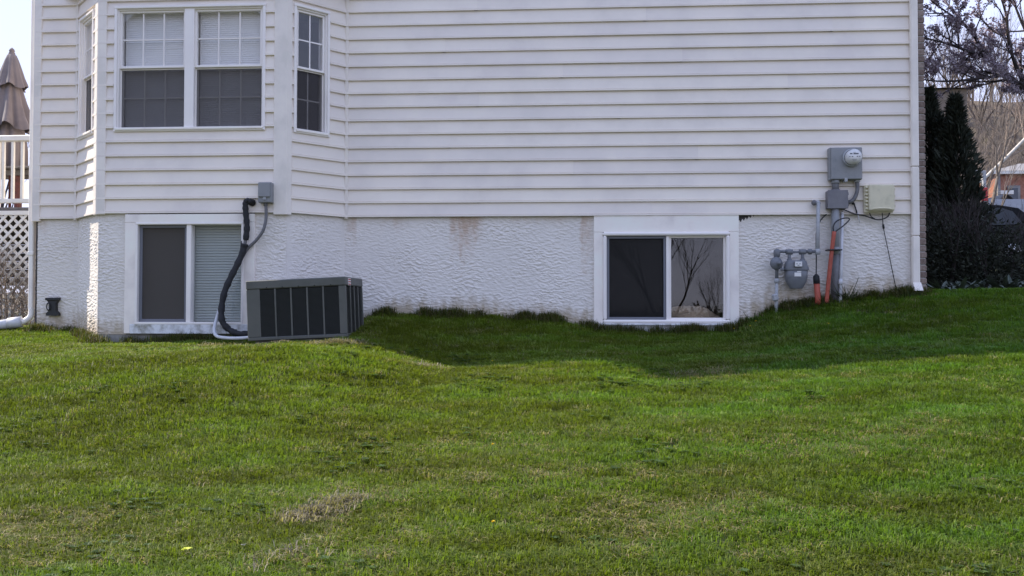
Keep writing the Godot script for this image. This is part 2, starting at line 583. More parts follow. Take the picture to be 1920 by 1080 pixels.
func materials() -> void:
	mottle("vinyl", [Color(0.762, 0.686, 0.619), Color(0.825, 0.745, 0.663), Color(0.863, 0.775, 0.684)], 0.006, 1.7, 0.55, 5, 1)
	mottle("vinyl2", [Color(0.750, 0.680, 0.613), Color(0.807, 0.727, 0.654), Color(0.851, 0.769, 0.679)], 0.006, 1.9, 0.55, 5, 2)
	mottle("vinyl3", [Color(0.775, 0.698, 0.619), Color(0.838, 0.757, 0.669), Color(0.876, 0.793, 0.694)], 0.006, 1.5, 0.55, 5, 3)
	mottle("trim", [Color(0.737, 0.674, 0.603), Color(0.825, 0.751, 0.673), Color(0.863, 0.787, 0.694)], 0.008, 1.3, 0.5, 5, 4)
	mottle("white_trim", [Color(0.784, 0.715, 0.658), Color(0.900, 0.827, 0.752), Color(0.900, 0.864, 0.780)], 0.007, 1.1, 0.45, 5, 5)
	mottle("vinyl_white", [Color(0.855, 0.799, 0.757), Color(0.900, 0.846, 0.792)], 0.008, 0.9, 0.35, 4, 6)
	mottle("sill_dirty", [Color(.28, .27, .23), Color(.55, .55, .55), Color(.74, .75, .77), Color(.76, .77, .79)], 0.012, 0.8, 0.6, 5, 7)
	var st := mat("stucco", Color.WHITE, 0.9)
	st.vertex_color_use_as_albedo = true
	mottle("concrete", [Color(.16, .15, .135), Color(.25, .24, .22), Color(.30, .29, .27)], 0.012, 0.7, 0.9, 5, 8, 0.3)
	mottle("sheathing", [Color(.05, .045, .045), Color(.09, .08, .08)], 0.01, 0.8, 0.9, 4, 9)
	mottle("inside", [Color(.05, .048, .045), Color(.075, .07, .066)], 0.01, 2.0, 0.9, 3, 10)
	mat("frame_grey", lin(.16, .165, .19), 0.5)
	glass("glass", 0.01)
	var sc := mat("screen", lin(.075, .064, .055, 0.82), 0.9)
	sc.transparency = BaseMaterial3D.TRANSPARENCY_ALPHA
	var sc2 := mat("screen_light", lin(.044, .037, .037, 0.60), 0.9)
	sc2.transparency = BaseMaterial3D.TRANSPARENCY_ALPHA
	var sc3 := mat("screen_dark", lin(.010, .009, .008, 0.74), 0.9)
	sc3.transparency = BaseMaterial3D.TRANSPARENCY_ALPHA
	mat("blind", lin(.76, .75, .74), 0.5)
	mat("blind_green", lin(.40, .445, .43), 0.5)
	mottle("ac_grey", [Color(0.078, 0.081, 0.070), Color(0.095, 0.098, 0.087), Color(0.105, 0.105, 0.093)], 0.006, 0.9, 0.45, 5, 12)
	mat("ac_dark", lin(.012, .012, .012), 0.8)
	mat("ac_fin", lin(.048, .050, .047), 0.5)
	mat("label_red", lin(.45, .06, .05), 0.5)
	mat("label_white", lin(.75, .73, .70), 0.5)
	mat("ink", lin(.03, .03, .035), 0.6)
	mottle("foam_black", [Color(.008, .008, .009), Color(.02, .02, .022)], 0.02, 0.25, 0.75, 4, 13, 0.3)
	mottle("conduit_grey", [Color(0.119, 0.116, 0.121), Color(0.170, 0.166, 0.172)], 0.02, 0.4, 0.6, 4, 14)
	mottle("pipe_white", [Color(.50, .50, .52), Color(.66, .66, .68)], 0.012, 0.5, 0.5, 4, 15)
	mottle("box_grey", [Color(0.206, 0.212, 0.218), Color(0.245, 0.249, 0.254), Color(0.258, 0.261, 0.265)], 0.01, 0.5, 0.45, 5, 16)
	mottle("box_dark", [Color(0.144, 0.139, 0.152), Color(0.180, 0.174, 0.184)], 0.01, 0.4, 0.5, 4, 17)
	mottle("cream", [Color(0.551, 0.505, 0.352), Color(0.637, 0.582, 0.414), Color(0.670, 0.608, 0.431)], 0.008, 0.5, 0.5, 4, 18)
	mat("cable", lin(.02, .02, .022), 0.6)
	mottle("orange", [Color(.30, .055, .03), Color(.40, .08, .045), Color(.36, .075, .045)], 0.015, 0.3, 0.55, 4, 19)
	mottle("gas_grey", [Color(0.122, 0.132, 0.147), Color(0.157, 0.162, 0.175), Color(0.167, 0.173, 0.183)], 0.016, 0.3, 0.5, 5, 20)
	mottle("galvanised", [Color(0.304, 0.312, 0.326), Color(0.416, 0.421, 0.429)], 0.02, 0.25, 0.45, 4, 22)
	glass("meter_glass", 0.03)
	for i in 4:
		var k: Array = [[.225, .165, .135], [.265, .20, .165], [.185, .135, .112], [.295, .235, .20]][i]
		mottle("brick%d" % i, [Color(k[0] * .75, k[1] * .75, k[2] * .75), Color(k[0], k[1], k[2]), Color(k[0] * 1.2, k[1] * 1.25, k[2] * 1.3)], 0.02, 0.25, 0.9, 5, 30 + i, 0.25)
	mottle("mortar", [Color(.36, .34, .32), Color(.46, .44, .42)], 0.02, 0.3, 0.95, 4, 35)
	mottle("roof", [Color(.05, .05, .055), Color(.10, .10, .105)], 0.02, 0.6, 0.95, 4, 36)
	mottle("deck_wood", [Color(.14, .125, .11), Color(.22, .20, .18)], 0.02, 0.8, 0.85, 5, 37, 0.2, V(1, 1, 6))
	mottle("rail_white", [Color(0.740, 0.715, 0.657), Color(0.820, 0.794, 0.738)], 0.01, 0.9, 0.45, 4, 38)
	var um := mottle("umbrella", [Color(0.145, 0.124, 0.128), Color(0.179, 0.153, 0.156), Color(0.204, 0.175, 0.178)], 0.01, 0.8, 0.9, 5, 39, 0.1)
	um.rim_enabled = true
	um.rim = 0.3
	mottle("table_wood", [Color(.10, .035, .025), Color(.20, .06, .045)], 0.02, 0.6, 0.6, 4, 40)
	mat("dark_iron", lin(.022, .023, .025), 0.6)
	mottle("bark", [Color(.10, .08, .065), Color(.20, .165, .14), Color(.28, .24, .21)], 0.02, 0.9, 0.95, 5, 41, 0.5)
	mottle("bark_dark", [Color(.03, .023, .022), Color(.075, .06, .058)], 0.02, 0.7, 0.95, 5, 42, 0.5)
	mottle("bark_pale", [Color(.20, .15, .12), Color(.33, .265, .22)], 0.02, 0.9, 0.95, 5, 43)
	mottle("bark_white", [Color(.40, .37, .33), Color(.66, .63, .58)], 0.02, 0.5, 0.9, 4, 56)
	var bl := mat("blossom", lin(.29, .245, .26), 0.8)
	bl.backlight_enabled = true
	bl.backlight = Color(.35, .28, .33)
	mottle("conifer", [Color(.010, .016, .009), Color(.022, .032, .016)], 0.02, 0.5, 0.8, 4, 44)
	mottle("conifer2", [Color(.016, .020, .011), Color(.032, .038, .02)], 0.02, 0.5, 0.8, 4, 45)
	mottle("shrub_leaf", [Color(.022, .015, .014), Color(.04, .034, .024)], 0.02, 0.5, 0.8, 4, 46)
	mottle("lance_leaf", [Color(.045, .062, .042), Color(.085, .105, .078)], 0.02, 0.4, 0.6, 4, 47)
	mottle("dry_twig", [Color(.16, .12, .09), Color(.34, .28, .22)], 0.02, 0.4, 0.9, 4, 48)
	mottle("weed", [Color(.04, .06, .02), Color(.09, .11, .04)], 0.02, 0.4, 0.7, 4, 49)
	mottle("soil", [Color(.030, .028, .014), Color(.050, .056, .021), Color(.070, .080, .028)], 0.012, 0.9, 0.95, 6, 50, 1.0)
	mottle("hill", [Color(.10, .075, .055), Color(.17, .135, .10), Color(.13, .115, .07)], 0.01, 9.0, 0.95, 6, 51, 4.0)
	mottle("far_brick", [Color(.26, .115, .08), Color(.36, .16, .11), Color(.40, .19, .14)], 0.03, 1.6, 0.9, 5, 52)
	mottle("far_brown", [Color(.17, .135, .105), Color(.235, .19, .155)], 0.03, 3.0, 0.95, 5, 53)
	mottle("far_grey", [Color(.20, .195, .195), Color(.30, .29, .29)], 0.02, 1.5, 0.9, 5, 54)
	mat("far_dark", lin(.05, .035, .03), 0.8)
	mat("far_window", lin(.05, .06, .08), 0.15)
	var cp := mat("car_paint", lin(.008, .008, .009), 0.5)
	cp.metallic_specular = 0.2
	cp.clearcoat_enabled = false
	cp.clearcoat = 0.25
	cp.clearcoat_roughness = 0.08
	mat("car_glass", lin(.008, .009, .010), 0.12)
	mat("tyre", lin(.015, .015, .015), 0.9)
	mat("rim", lin(.45, .45, .46), 0.35, 0.8)
	mat("tail_red", lin(.45, .01, .015), 0.25)
	mottle("tan_straw", [Color(.30, .21, .13), Color(.52, .40, .27)], 0.03, 0.12, 0.9, 5, 55, 1.2)
	mat("dandelion", lin(.75, .55, .02), 0.7)
	mat("stem_green", lin(.09, .14, .04), 0.7)
	mat("leaf_yellow", lin(.45, .5, .03), 0.6)
	mat("leaf_pale", lin(.34, .33, .28), 0.7)

# ---------------------------------------------------------------- ground
func build_ground() -> void:
	var xs := []
	var zs := []
	for v in [-400, -200, -120, -80, -55, -40, -30, -22, -16, -12, -10]: xs.append(float(v))
	var x := -9.0
	while x < 10.0:
		xs.append(x); x += 0.09
	for v in [10, 11, 12, 14, 17, 21, 27, 35, 45, 60, 90, 140, 220, 400]: xs.append(float(v))
	for v in [-420, -250, -160, -110, -80, -60, -48, -40, -34, -28, -23, -19, -16, -13, -11, -9, -8]: zs.append(float(v))
	x = -7.0
	while x < -0.5:
		zs.append(x); x += 0.25
	x = -0.5
	while x < 10.0:
		zs.append(x); x += 0.075
	for v in [10, 11, 12, 13, 15, 18, 22, 27, 34, 45, 60, 90, 150, 250, 420]: zs.append(float(v))
	var vs := PackedVector3Array()
	var ns := PackedVector3Array()
	var ix := PackedInt32Array()
	var nx := xs.size()
	for j in zs.size():
		for i in nx:
			var y := gh(xs[i], zs[j])
			vs.append(V(xs[i], y, zs[j]))
			ns.append(V(y - gh(xs[i] + 0.05, zs[j]), 0.05, y - gh(xs[i], zs[j] + 0.05)).normalized())
	for j in zs.size() - 1:
		for i in nx - 1:
			var k := j * nx + i
			ix.append_array(PackedInt32Array([k, k + 1, k + nx, k + 1, k + nx + 1, k + nx]))
	var arr := []
	arr.resize(Mesh.ARRAY_MAX)
	arr[Mesh.ARRAY_VERTEX] = vs
	arr[Mesh.ARRAY_NORMAL] = ns
	arr[Mesh.ARRAY_INDEX] = ix
	var m := ArrayMesh.new()
	m.add_surface_from_arrays(Mesh.PRIMITIVE_TRIANGLES, arr)
	var g := obj("ground", m, "soil")
	tag(g, "sloping lawn ground around the house", "ground", "", "structure")

# ---------------------------------------------------------------- windows
func pane(s: SurfaceTool, f: Array, u0: float, u1: float, v0: float, v1: float, n: float) -> void:
	var O: Vector3 = f[0]
	for k in 2:
		var p: Vector3 = O + f[2] * (n - 0.012 * k)
		quad(s, p + f[1] * u0 + V(0, v0, 0), p + f[1] * u1 + V(0, v0, 0), p + f[1] * u1 + V(0, v1, 0), p + f[1] * u0 + V(0, v1, 0))

func sheet(f: Array, u0: float, u1: float, v0: float, v1: float, n: float) -> SurfaceTool:
	var s := mb()
	var p: Vector3 = f[0] + f[2] * n
	quad(s, p + f[1] * u0 + V(0, v0, 0), p + f[1] * u1 + V(0, v0, 0), p + f[1] * u1 + V(0, v1, 0), p + f[1] * u0 + V(0, v1, 0))
	return s

func slats(f: Array, u0: float, u1: float, v0: float, v1: float, n: float, pitch := 0.022, deep := 1.0) -> SurfaceTool:
	var s := mb()
	var v := v0
	var U: Vector3 = f[1]
	while v < v1:
		var p: Vector3 = f[0] + V(0, v, 0)
		var j := rng.randf_range(-0.0008, 0.0008)
		var a: Vector3 = p + f[2] * (n + 0.0022 * deep + j)
		var b: Vector3 = p + V(0, pitch * 0.5, 0) + f[2] * (n + 0.0020 * deep + j)
		var c: Vector3 = p + V(0, pitch * 1.04, 0) + f[2] * (n - 0.0018 * deep)
		quad(s, a + U * u0, a + U * u1, b + U * u1, b + U * u0)
		quad(s, b + U * u0, b + U * u1, c + U * u1, c + U * u0)
		v += pitch
	return s

# one double-hung unit inside u0..u1, v0..v1 of frame f, added under window part w
func double_hung(w: Node, f: Array, u0: float, u1: float, v0: float, v1: float, vm: float, cols: int, blind: bool) -> void:
	var s := mb()
	ring_frame(s, f, u0, u1, vm - 0.012, v1, 0.024, -0.045, -0.012)
	obj("upper_sash", s, "vinyl_white", w)
	s = mb()
	ring_frame(s, f, u0, u1, v0, vm + 0.012, 0.022, -0.085, -0.052)
	obj("lower_sash", s, "vinyl_white", w)
	for h in 2:
		var a := vm + 0.012 if h == 1 else v0 + 0.022
		var b := v1 - 0.024 if h == 1 else vm - 0.01
		var n := -0.03 if h == 1 else -0.068
		var l := u0 + 0.022
		var r := u1 - 0.022
		s = mb()
		pane(s, f, l, r, a, b, n)
		obj("pane", s, "glass", w)
		for i in cols - 1:
			s = mb()
			var x := lerpf(l, r, float(i + 1) / cols)
			fb(s, f, x - 0.008, x + 0.008, a, b, n - 0.010, n - 0.002, 0.002)
			obj("muntin", s, "vinyl_white", w)
		s = mb()
		var y := (a + b) * 0.5
		fb(s, f, l, r, y - 0.008, y + 0.008, n - 0.0105, n - 0.0025, 0.002)
		obj("muntin", s, "vinyl_white", w)
	s = mb()
	ring_frame(s, f, u0 + 0.002, u1 - 0.002, v0 + 0.002, vm - 0.014, 0.012, -0.046, -0.036)
	obj("screen_frame", s, "vinyl_white", w)
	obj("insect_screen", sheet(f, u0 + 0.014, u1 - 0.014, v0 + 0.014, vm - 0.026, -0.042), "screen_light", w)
	if blind:
		obj("blind", slats(f, u0 + 0.02, u1 - 0.02, v0 + 0.01, v1 - 0.02, -0.105), "blind", w)

func brd(s: SurfaceTool, f: Array, u0: float, u1: float, v0: float, v1: float, n0: float, n1: float) -> void:
	fb(s, f, u0, u1, v0, v1, n0, n1, 0.003)

# wall slab behind the cladding with rectangular openings
func slab(house: Node, called: String, f: Array, len: float, y0: float, y1: float, holes: Array, m: String) -> void:
	var cuts := [0.0, len]
	for h in holes:
		cuts.append(h[0]); cuts.append(h[1])
	cuts.sort()
	var s := mb()
	for i in cuts.size() - 1:
		var a: float = cuts[i]
		var b: float = cuts[i + 1]
		if b - a < 0.005: continue
		var ys := [[y0, y1]]
		for h in holes:
			if h[0] < (a + b) * 0.5 and h[1] > (a + b) * 0.5:
				var nn := []
				for q in ys:
					if h[2] > q[0]: nn.append([q[0], minf(h[2], q[1])])
					if h[3] < q[1]: nn.append([maxf(h[3], q[0]), q[1]])
				ys = nn
		for q in ys:
			if q[1] - q[0] > 0.004: fb(s, f, a, b, q[0], q[1], -0.17, -0.03, 0.0)
	obj(called, s, m, house)

func wframe(a: Vector2, b: Vector2) -> Array:
	var A := V(a.x, 0, a.y)
	var U := (V(b.x, 0, b.y) - A).normalized()
	return [A, U, U.cross(Vector3.UP)]

func build_house() -> void:
	var H := thing("house", "pale vinyl sided house with stucco foundation, angled bay and brick corner", "house", V(-0.5, 0, -4.5))
	var top := 6.3
	var sy := 1.272
	# plan points along the visible side
	var p0 := Vector2(-5.24, 0)
	var p1 := Vector2(-4.76, 0)
	var p2 := Vector2(-4.25, 0.5)
	var p3 := Vector2(-2.27, 0.5)
	var p4 := Vector2(-1.79, 0)
	var p5 := Vector2(4.17, 0)
	var fl := wframe(p0, p1)
	var fla := wframe(p1, p2)
	var ff := wframe(p2, p3)
	var fra := wframe(p3, p4)
	var fm := wframe(p4, p5)
	var la := p1.distance_to(p2)
	var ra := p3.distance_to(p4)
	# openings
	var bay_w := [0.165, 1.76, 2.115, 3.42]
	var la_w := [0.075, 0.575, 2.12, 3.44]
	var ra_w := [0.065, 0.485, 2.10, 3.435]
	var lb_w := [0.30, 1.66, 0.04, 1.262]
	var rb_w := [2.65, 4.15, 0.115, 1.276]
	# siding
	siding(H, p0, p1, sy, top, [], false)
	siding(H, p1, p2, sy, 3.70, [la_w], false)
	siding(H, p2, p3, sy, 3.70, [bay_w], false)
	siding(H, p3, p4, sy, 3.70, [ra_w], false)
	siding(H, p4, p5, sy, top, [], true)
	siding(H, p1, p4, 3.80, top, [], false)
	# corner boards
	var s := mb()
	span(s, V(-5.262, 1.245, -0.09), V(-5.172, top, 0.026), 0.005)
	obj("corner_trim", s, "trim", H)
	s = mb()
	fb(s, fl, 0.455, 0.482, sy - 0.015, 3.72, 0.002, 0.024, 0.003)
	obj("corner_trim", s, "trim", H)
	s = mb()
	fb(s, fm, -0.004, 0.034, sy - 0.015, 3.72, 0.002, 0.024, 0.003)
	fb(s, fm, 0.012, 0.018, sy - 0.014, 3.72, 0.022, 0.027, 0.001)
	obj("corner_trim", s, "trim", H)
	s = mb()
	fb(s, ff, -0.012, 0.085, sy - 0.01, 3.72, 0.002, 0.026, 0.005)
	fb(s, fla, la - 0.085, la + 0.010, sy - 0.0105, 3.72, 0.002, 0.0255, 0.005)
	obj("corner_trim", s, "trim", H)
	s = mb()
	fb(s, ff, 1.852, 1.992, sy - 0.022, 3.72, 0.002, 0.028, 0.005)
	fb(s, fra, -0.010, 0.045, sy - 0.0225, 3.72, 0.002, 0.0275, 0.005)
	obj("corner_trim", s, "trim", H)
	# starter strip shadow ledge
	# stucco
	var all := func(_u, _v): return true
	obj("stucco_wall", stucco_mesh(p0 + Vector2(0.03, 0), p1 + Vector2(0.02, 0), -0.1, 1.285, 0.0, -0.016, all, wall_tint), "stucco", H)
	obj("stucco_wall", stucco_mesh(p1 - Vector2(0.014, 0.014), p2, -0.1, 1.285, 3.0, -0.016, all, wall_tint, 0.09), "stucco", H)
	obj("stucco_wall", stucco_mesh(p2, p3, 0.03, 1.285, 6.0, -0.016, func(u, v): return not (u > lb_w[0] + 0.01 and u < lb_w[1] - 0.01 and v > lb_w[2] - 0.05), wall_tint), "stucco", H)
	obj("stucco_wall", stucco_mesh(p3, p4 + Vector2(0.014, -0.014), -0.1, 1.285, 9.0, -0.016, all, wall_tint, 0.09), "stucco", H)
	obj("stucco_wall", stucco_mesh(p4 - Vector2(0.02, 0), p5, 0.0, 1.285, 12.0, -0.016, func(u, v):
		if u - 0.02 > rb_w[0] + 0.01 and u - 0.02 < rb_w[1] - 0.01: return false
		var b: float = u - 0.02 - rb_w[1]
		if b >= -0.02 and b < 0.16 and v > 1.205 + b * 0.42 + 0.010 * sin(b * 190.0) and v < 1.3: return false
		return true, wall_tint), "stucco", H)
	# foundation block showing under the stucco
	s = mb()
	fb(s, ff, 0.005, 1.975, -0.35, 0.036, -0.17, -0.018, 0.002)
	obj("foundation", s, "concrete", H)
	s = mb()
	fb(s, fm, rb_w[0] - 0.09, rb_w[1] + 0.11, -0.35, 0.165, -0.16, -0.005, 0.004)
	obj("foundation", s, "concrete", H)
	# slabs behind the cladding
	var io := func(w, d): return [w[0] + d, w[1] - d, w[2] + d, w[3] - d]
	slab(H, "wall_sheathing", fl, 0.48, -0.4, top, [], "sheathing")
	slab(H, "wall_sheathing", fla, la, -0.4, 3.7, [io.call(la_w, 0.03)], "sheathing")
	slab(H, "wall_sheathing", ff, 1.98, -0.4, 3.7, [io.call(bay_w, 0.03), io.call(lb_w, 0.06)], "sheathing")
	slab(H, "wall_sheathing", fra, ra, -0.4, 3.7, [io.call(ra_w, 0.03)], "sheathing")
	slab(H, "wall_sheathing", fm, 5.96, -0.4, top, [io.call(rb_w, 0.06)], "sheathing")
	slab(H, "wall_sheathing", wframe(p1, p4), 2.97, 3.7, top, [], "sheathing")
	# the other sides, floors and roofs
	s = mb()
	span(s, V(-5.24, -0.4, -9.0), V(-5.10, top, -0.17), 0.0)
	obj("side_wall", s, "vinyl", H)
	s = mb()
	span(s, V(4.02, -0.4, -9.0), V(4.17, top, -0.17), 0.0)
	obj("front_wall", s, "brick0", H)
	s = mb()
	span(s, V(-5.10, -0.4, -9.0), V(4.02, top, -8.85), 0.0)
	obj("rear_wall", s, "vinyl", H)
	s = mb()
	span(s, V(-5.09, 1.30, -8.84), V(4.01, 1.42, -0.18), 0.0)
	obj("floor_slab", s, "inside", H)
	s = mb()
	span(s, V(-5.09, -0.4, -3.4), V(4.01, 1.29, -3.3), 0.0)
	obj("room_wall", s, "inside", H)
	s = mb()
	span(s, V(-5.46, top, -9.2), V(4.4, top + 0.16, 0.17), 0.004)
	obj("eave", s, "trim", H)
	s = mb()
	var r := [V(-5.50, top + 0.162, 0.22), V(4.44, top + 0.162, 0.22), V(4.44, top + 0.162, -9.25), V(-5.50, top + 0.162, -9.25), V(-1.4, 8.6, -4.5), V(0.4, 8.6, -4.5)]
	quad(s, r[0], r[1], r[5], r[4])
	tri(s, r[1], r[2], r[5])
	quad(s, r[2], r[3], r[4], r[5])
	tri(s, r[3], r[0], r[4])
	quad(s, r[3], r[2], r[1], r[0])
	obj("roof", s, "roof", H)
	# bay roof
	s = mb()
	var bq := [V(-4.95, 0, 0.0), V(-4.31, 0, 0.64), V(-2.21, 0, 0.64), V(-1.60, 0, 0.0)]
	for i in 3:
		quad(s, bq[i] + V(0, 3.70, 0), bq[i + 1] + V(0, 3.70, 0), bq[i + 1] + V(0, 3.82, 0), bq[i] + V(0, 3.82, 0))
	tri(s, bq[0] + V(0, 3.70, 0), bq[2] + V(0, 3.70, 0), bq[1] + V(0, 3.70, 0))
	tri(s, bq[0] + V(0, 3.70, 0), bq[3] + V(0, 3.70, 0), bq[2] + V(0, 3.70, 0))
	obj("bay_eave", s, "trim", H)
	s = mb()
	var ap := [V(-4.5, 4.05, 0.022), V(-2.05, 4.05, 0.022)]
	tri(s, bq[0] + V(0, 3.822, 0), bq[1] + V(0, 3.822, 0), ap[0])
	quad(s, bq[1] + V(0, 3.822, 0), bq[2] + V(0, 3.822, 0), ap[1], ap[0])
	tri(s, bq[2] + V(0, 3.822, 0), bq[3] + V(0, 3.822, 0), ap[1])
	obj("bay_roof", s, "roof", H)
	# brick return at the corner
	s = mb()
	span(s, V(4.172, -0.2, -0.165), V(4.252, top, -0.012), 0.0)
	var col := obj("brick_edge", s, "mortar", H)
	var y := -0.12
	var row := 0
	while y < 3.95:
		s = mb()
		var jx := rng.randf_range(-0.003, 0.003)
		bbox(s, V(4.216 + jx, y + 0.0285, -0.088), V(0.086, 0.057 + rng.randf_range(-0.002, 0.001), 0.172 + rng.randf_range(-0.004, 0.004)), 0.004)
		obj("brick", s, "brick%d" % (rng.randi() % 4), col)
		y += 0.0675
		row += 1
	# ---- bay window (pair of double hungs)
	s = mb()
	ring_frame(s, ff, bay_w[0], bay_w[1], bay_w[2], bay_w[3], 0.03, -0.01, 0.03, 0.005)
	ring_frame(s, ff, bay_w[0] + 0.028, bay_w[1] - 0.028, bay_w[2] + 0.028, bay_w[3] - 0.028, 0.016, -0.14, 0.008)
	fb(s, ff, 0.905, 1.005, bay_w[2] + 0.031, bay_w[3] - 0.031, -0.14, 0.012, 0.004)
	var w := obj("window", s, "vinyl_white", H)
	tag(w, "paired double-hung window in the bay front with white blinds", "")
	s = mb()
	fb(s, ff, bay_w[0] + 0.02, bay_w[1] - 0.02, bay_w[2] + 0.012, bay_w[2] + 0.04, 0.02, 0.042, 0.006)
	obj("sill", s, "white_trim", w)
	double_hung(w, ff, 0.205, 0.908, 2.155, 3.38, 2.79, 3, true)
	double_hung(w, ff, 1.002, 1.715, 2.155, 3.38, 2.79, 3, true)
	# ---- side windows of the bay
	for k in 2:
		var f: Array = [fla, fra][k]
		var q: Array = [la_w, ra_w][k]
		s = mb()
		ring_frame(s, f, q[0], q[1], q[2], q[3], 0.03, -0.01, 0.03, 0.005)
		ring_frame(s, f, q[0] + 0.028, q[1] - 0.028, q[2] + 0.028, q[3] - 0.028, 0.018, -0.14, 0.008)
		w = obj("window", s, "vinyl_white", H)
		tag(w, ["narrow window in the sunlit angled side of the bay", "narrow window in the shaded angled side of the bay"][k], "")
		s = mb()
		fb(s, f, q[0] + 0.02, q[1] - 0.02, q[2] + 0.012, q[2] + 0.04, 0.02, 0.042, 0.006)
		obj("sill", s, "white_trim", w)
		double_hung(w, f, q[0] + 0.045, q[1] - 0.045, q[2] + 0.045, q[3] - 0.045, 2.79, 2, k == 0)
	# ---- left basement slider
	s = mb()
	fb(s, ff, lb_w[0], lb_w[0] + 0.115, lb_w[2], lb_w[3] - 0.085, -0.02, 0.022)
	fb(s, ff, lb_w[1] - 0.115, lb_w[1], lb_w[2], lb_w[3] - 0.085, -0.02, 0.022)
	fb(s, ff, lb_w[0], lb_w[1], lb_w[3] - 0.084, lb_w[3], -0.02, 0.023)
	w = obj("window", s, "white_trim", H)
	tag(w, "basement slider with screen and greenish blind behind the cooling pipes", "")
	s = mb()
	fb(s, ff, lb_w[0] + 0.06, lb_w[1] - 0.06, lb_w[2] - 0.002, lb_w[2] + 0.096, -0.05, 0.026, 0.004)
	obj("sill", s, "sill_dirty", w)
	s = mb()
	ring_frame(s, ff, lb_w[0] + 0.113, lb_w[1] - 0.113, lb_w[2] + 0.094, lb_w[3] - 0.083, 0.024, -0.10, 0.028, 0.004)
	obj("frame", s, "vinyl_white", w)
	s = mb()
	fb(s, ff, 0.945, 0.995, lb_w[2] + 0.117, lb_w[3] - 0.106, -0.08, 0.012, 0.004)
	obj("mullion", s, "vinyl_white", w)
	s = mb()
	ring_frame(s, ff, 0.438, 0.945, lb_w[2] + 0.118, lb_w[3] - 0.107, 0.030, -0.035, -0.015)
	obj("screen_frame", s, "frame_grey", w)
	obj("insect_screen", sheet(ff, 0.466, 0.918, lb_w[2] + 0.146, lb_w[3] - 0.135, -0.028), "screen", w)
	for k in 2:
		s = mb()
		pane(s, ff, [0.44, 0.995][k], [0.945, 1.522][k], lb_w[2] + 0.117, lb_w[3] - 0.106, [-0.065, -0.04][k])
		obj("pane", s, "glass", w)
	obj("blind", slats(ff, 0.42, 1.54, lb_w[2] + 0.10, lb_w[3] - 0.09, -0.12, 0.028, 3.5), "blind_green", w)
	# ---- right basement slider
	var a0: float = rb_w[0]
	s = mb()
	fb(s, fm, a0, a0 + 0.095, rb_w[2], 1.10, -0.02, 0.018)
	fb(s, fm, rb_w[1] - 0.095, rb_w[1], rb_w[2], 1.10, -0.02, 0.018)
	fb(s, fm, a0, rb_w[1], 1.101, rb_w[3], -0.02, 0.019)
	w = obj("window", s, "white_trim", H)
	tag(w, "basement slider with clear right pane mirroring bare trees", "")
	s = mb()
	fb(s, fm, a0 + 0.03, rb_w[1] - 0.03, 0.052, 0.128, -0.05, 0.010, 0.004)
	fb(s, fm, a0 + 0.07, rb_w[1] - 0.07, 0.126, 0.146, -0.05, 0.045, 0.004)
	obj("sill", s, "sill_dirty", w)
	s = mb()
	ring_frame(s, fm, a0 + 0.094, rb_w[1] - 0.094, 0.144, 1.10, 0.040, -0.09, 0.042, 0.012)
	obj("frame", s, "vinyl_white", w)
	s = mb()
	fb(s, fm, a0 + 0.752, a0 + 0.782, 0.184, 1.06, -0.08, 0.016, 0.003)
	obj("mullion", s, "vinyl_white", w)
	s = mb()
	ring_frame(s, fm, a0 + 0.783, rb_w[1] - 0.133, 0.183, 1.061, 0.022, -0.06, -0.005)
	obj("sash", s, "vinyl_white", w)
	s = mb()
	ring_frame(s, fm, a0 + 0.136, a0 + 0.751, 0.185, 1.059, 0.026, -0.02, 0.004)
	obj("screen_frame", s, "frame_grey", w)
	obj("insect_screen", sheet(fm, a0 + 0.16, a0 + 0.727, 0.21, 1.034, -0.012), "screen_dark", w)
	for k in 2:
		s = mb()
		pane(s, fm, a0 + [0.138, 0.80][k], a0 + [0.75, 1.352][k], 0.186, 1.058, [-0.06, -0.03][k])
		obj("pane", s, "glass", w)

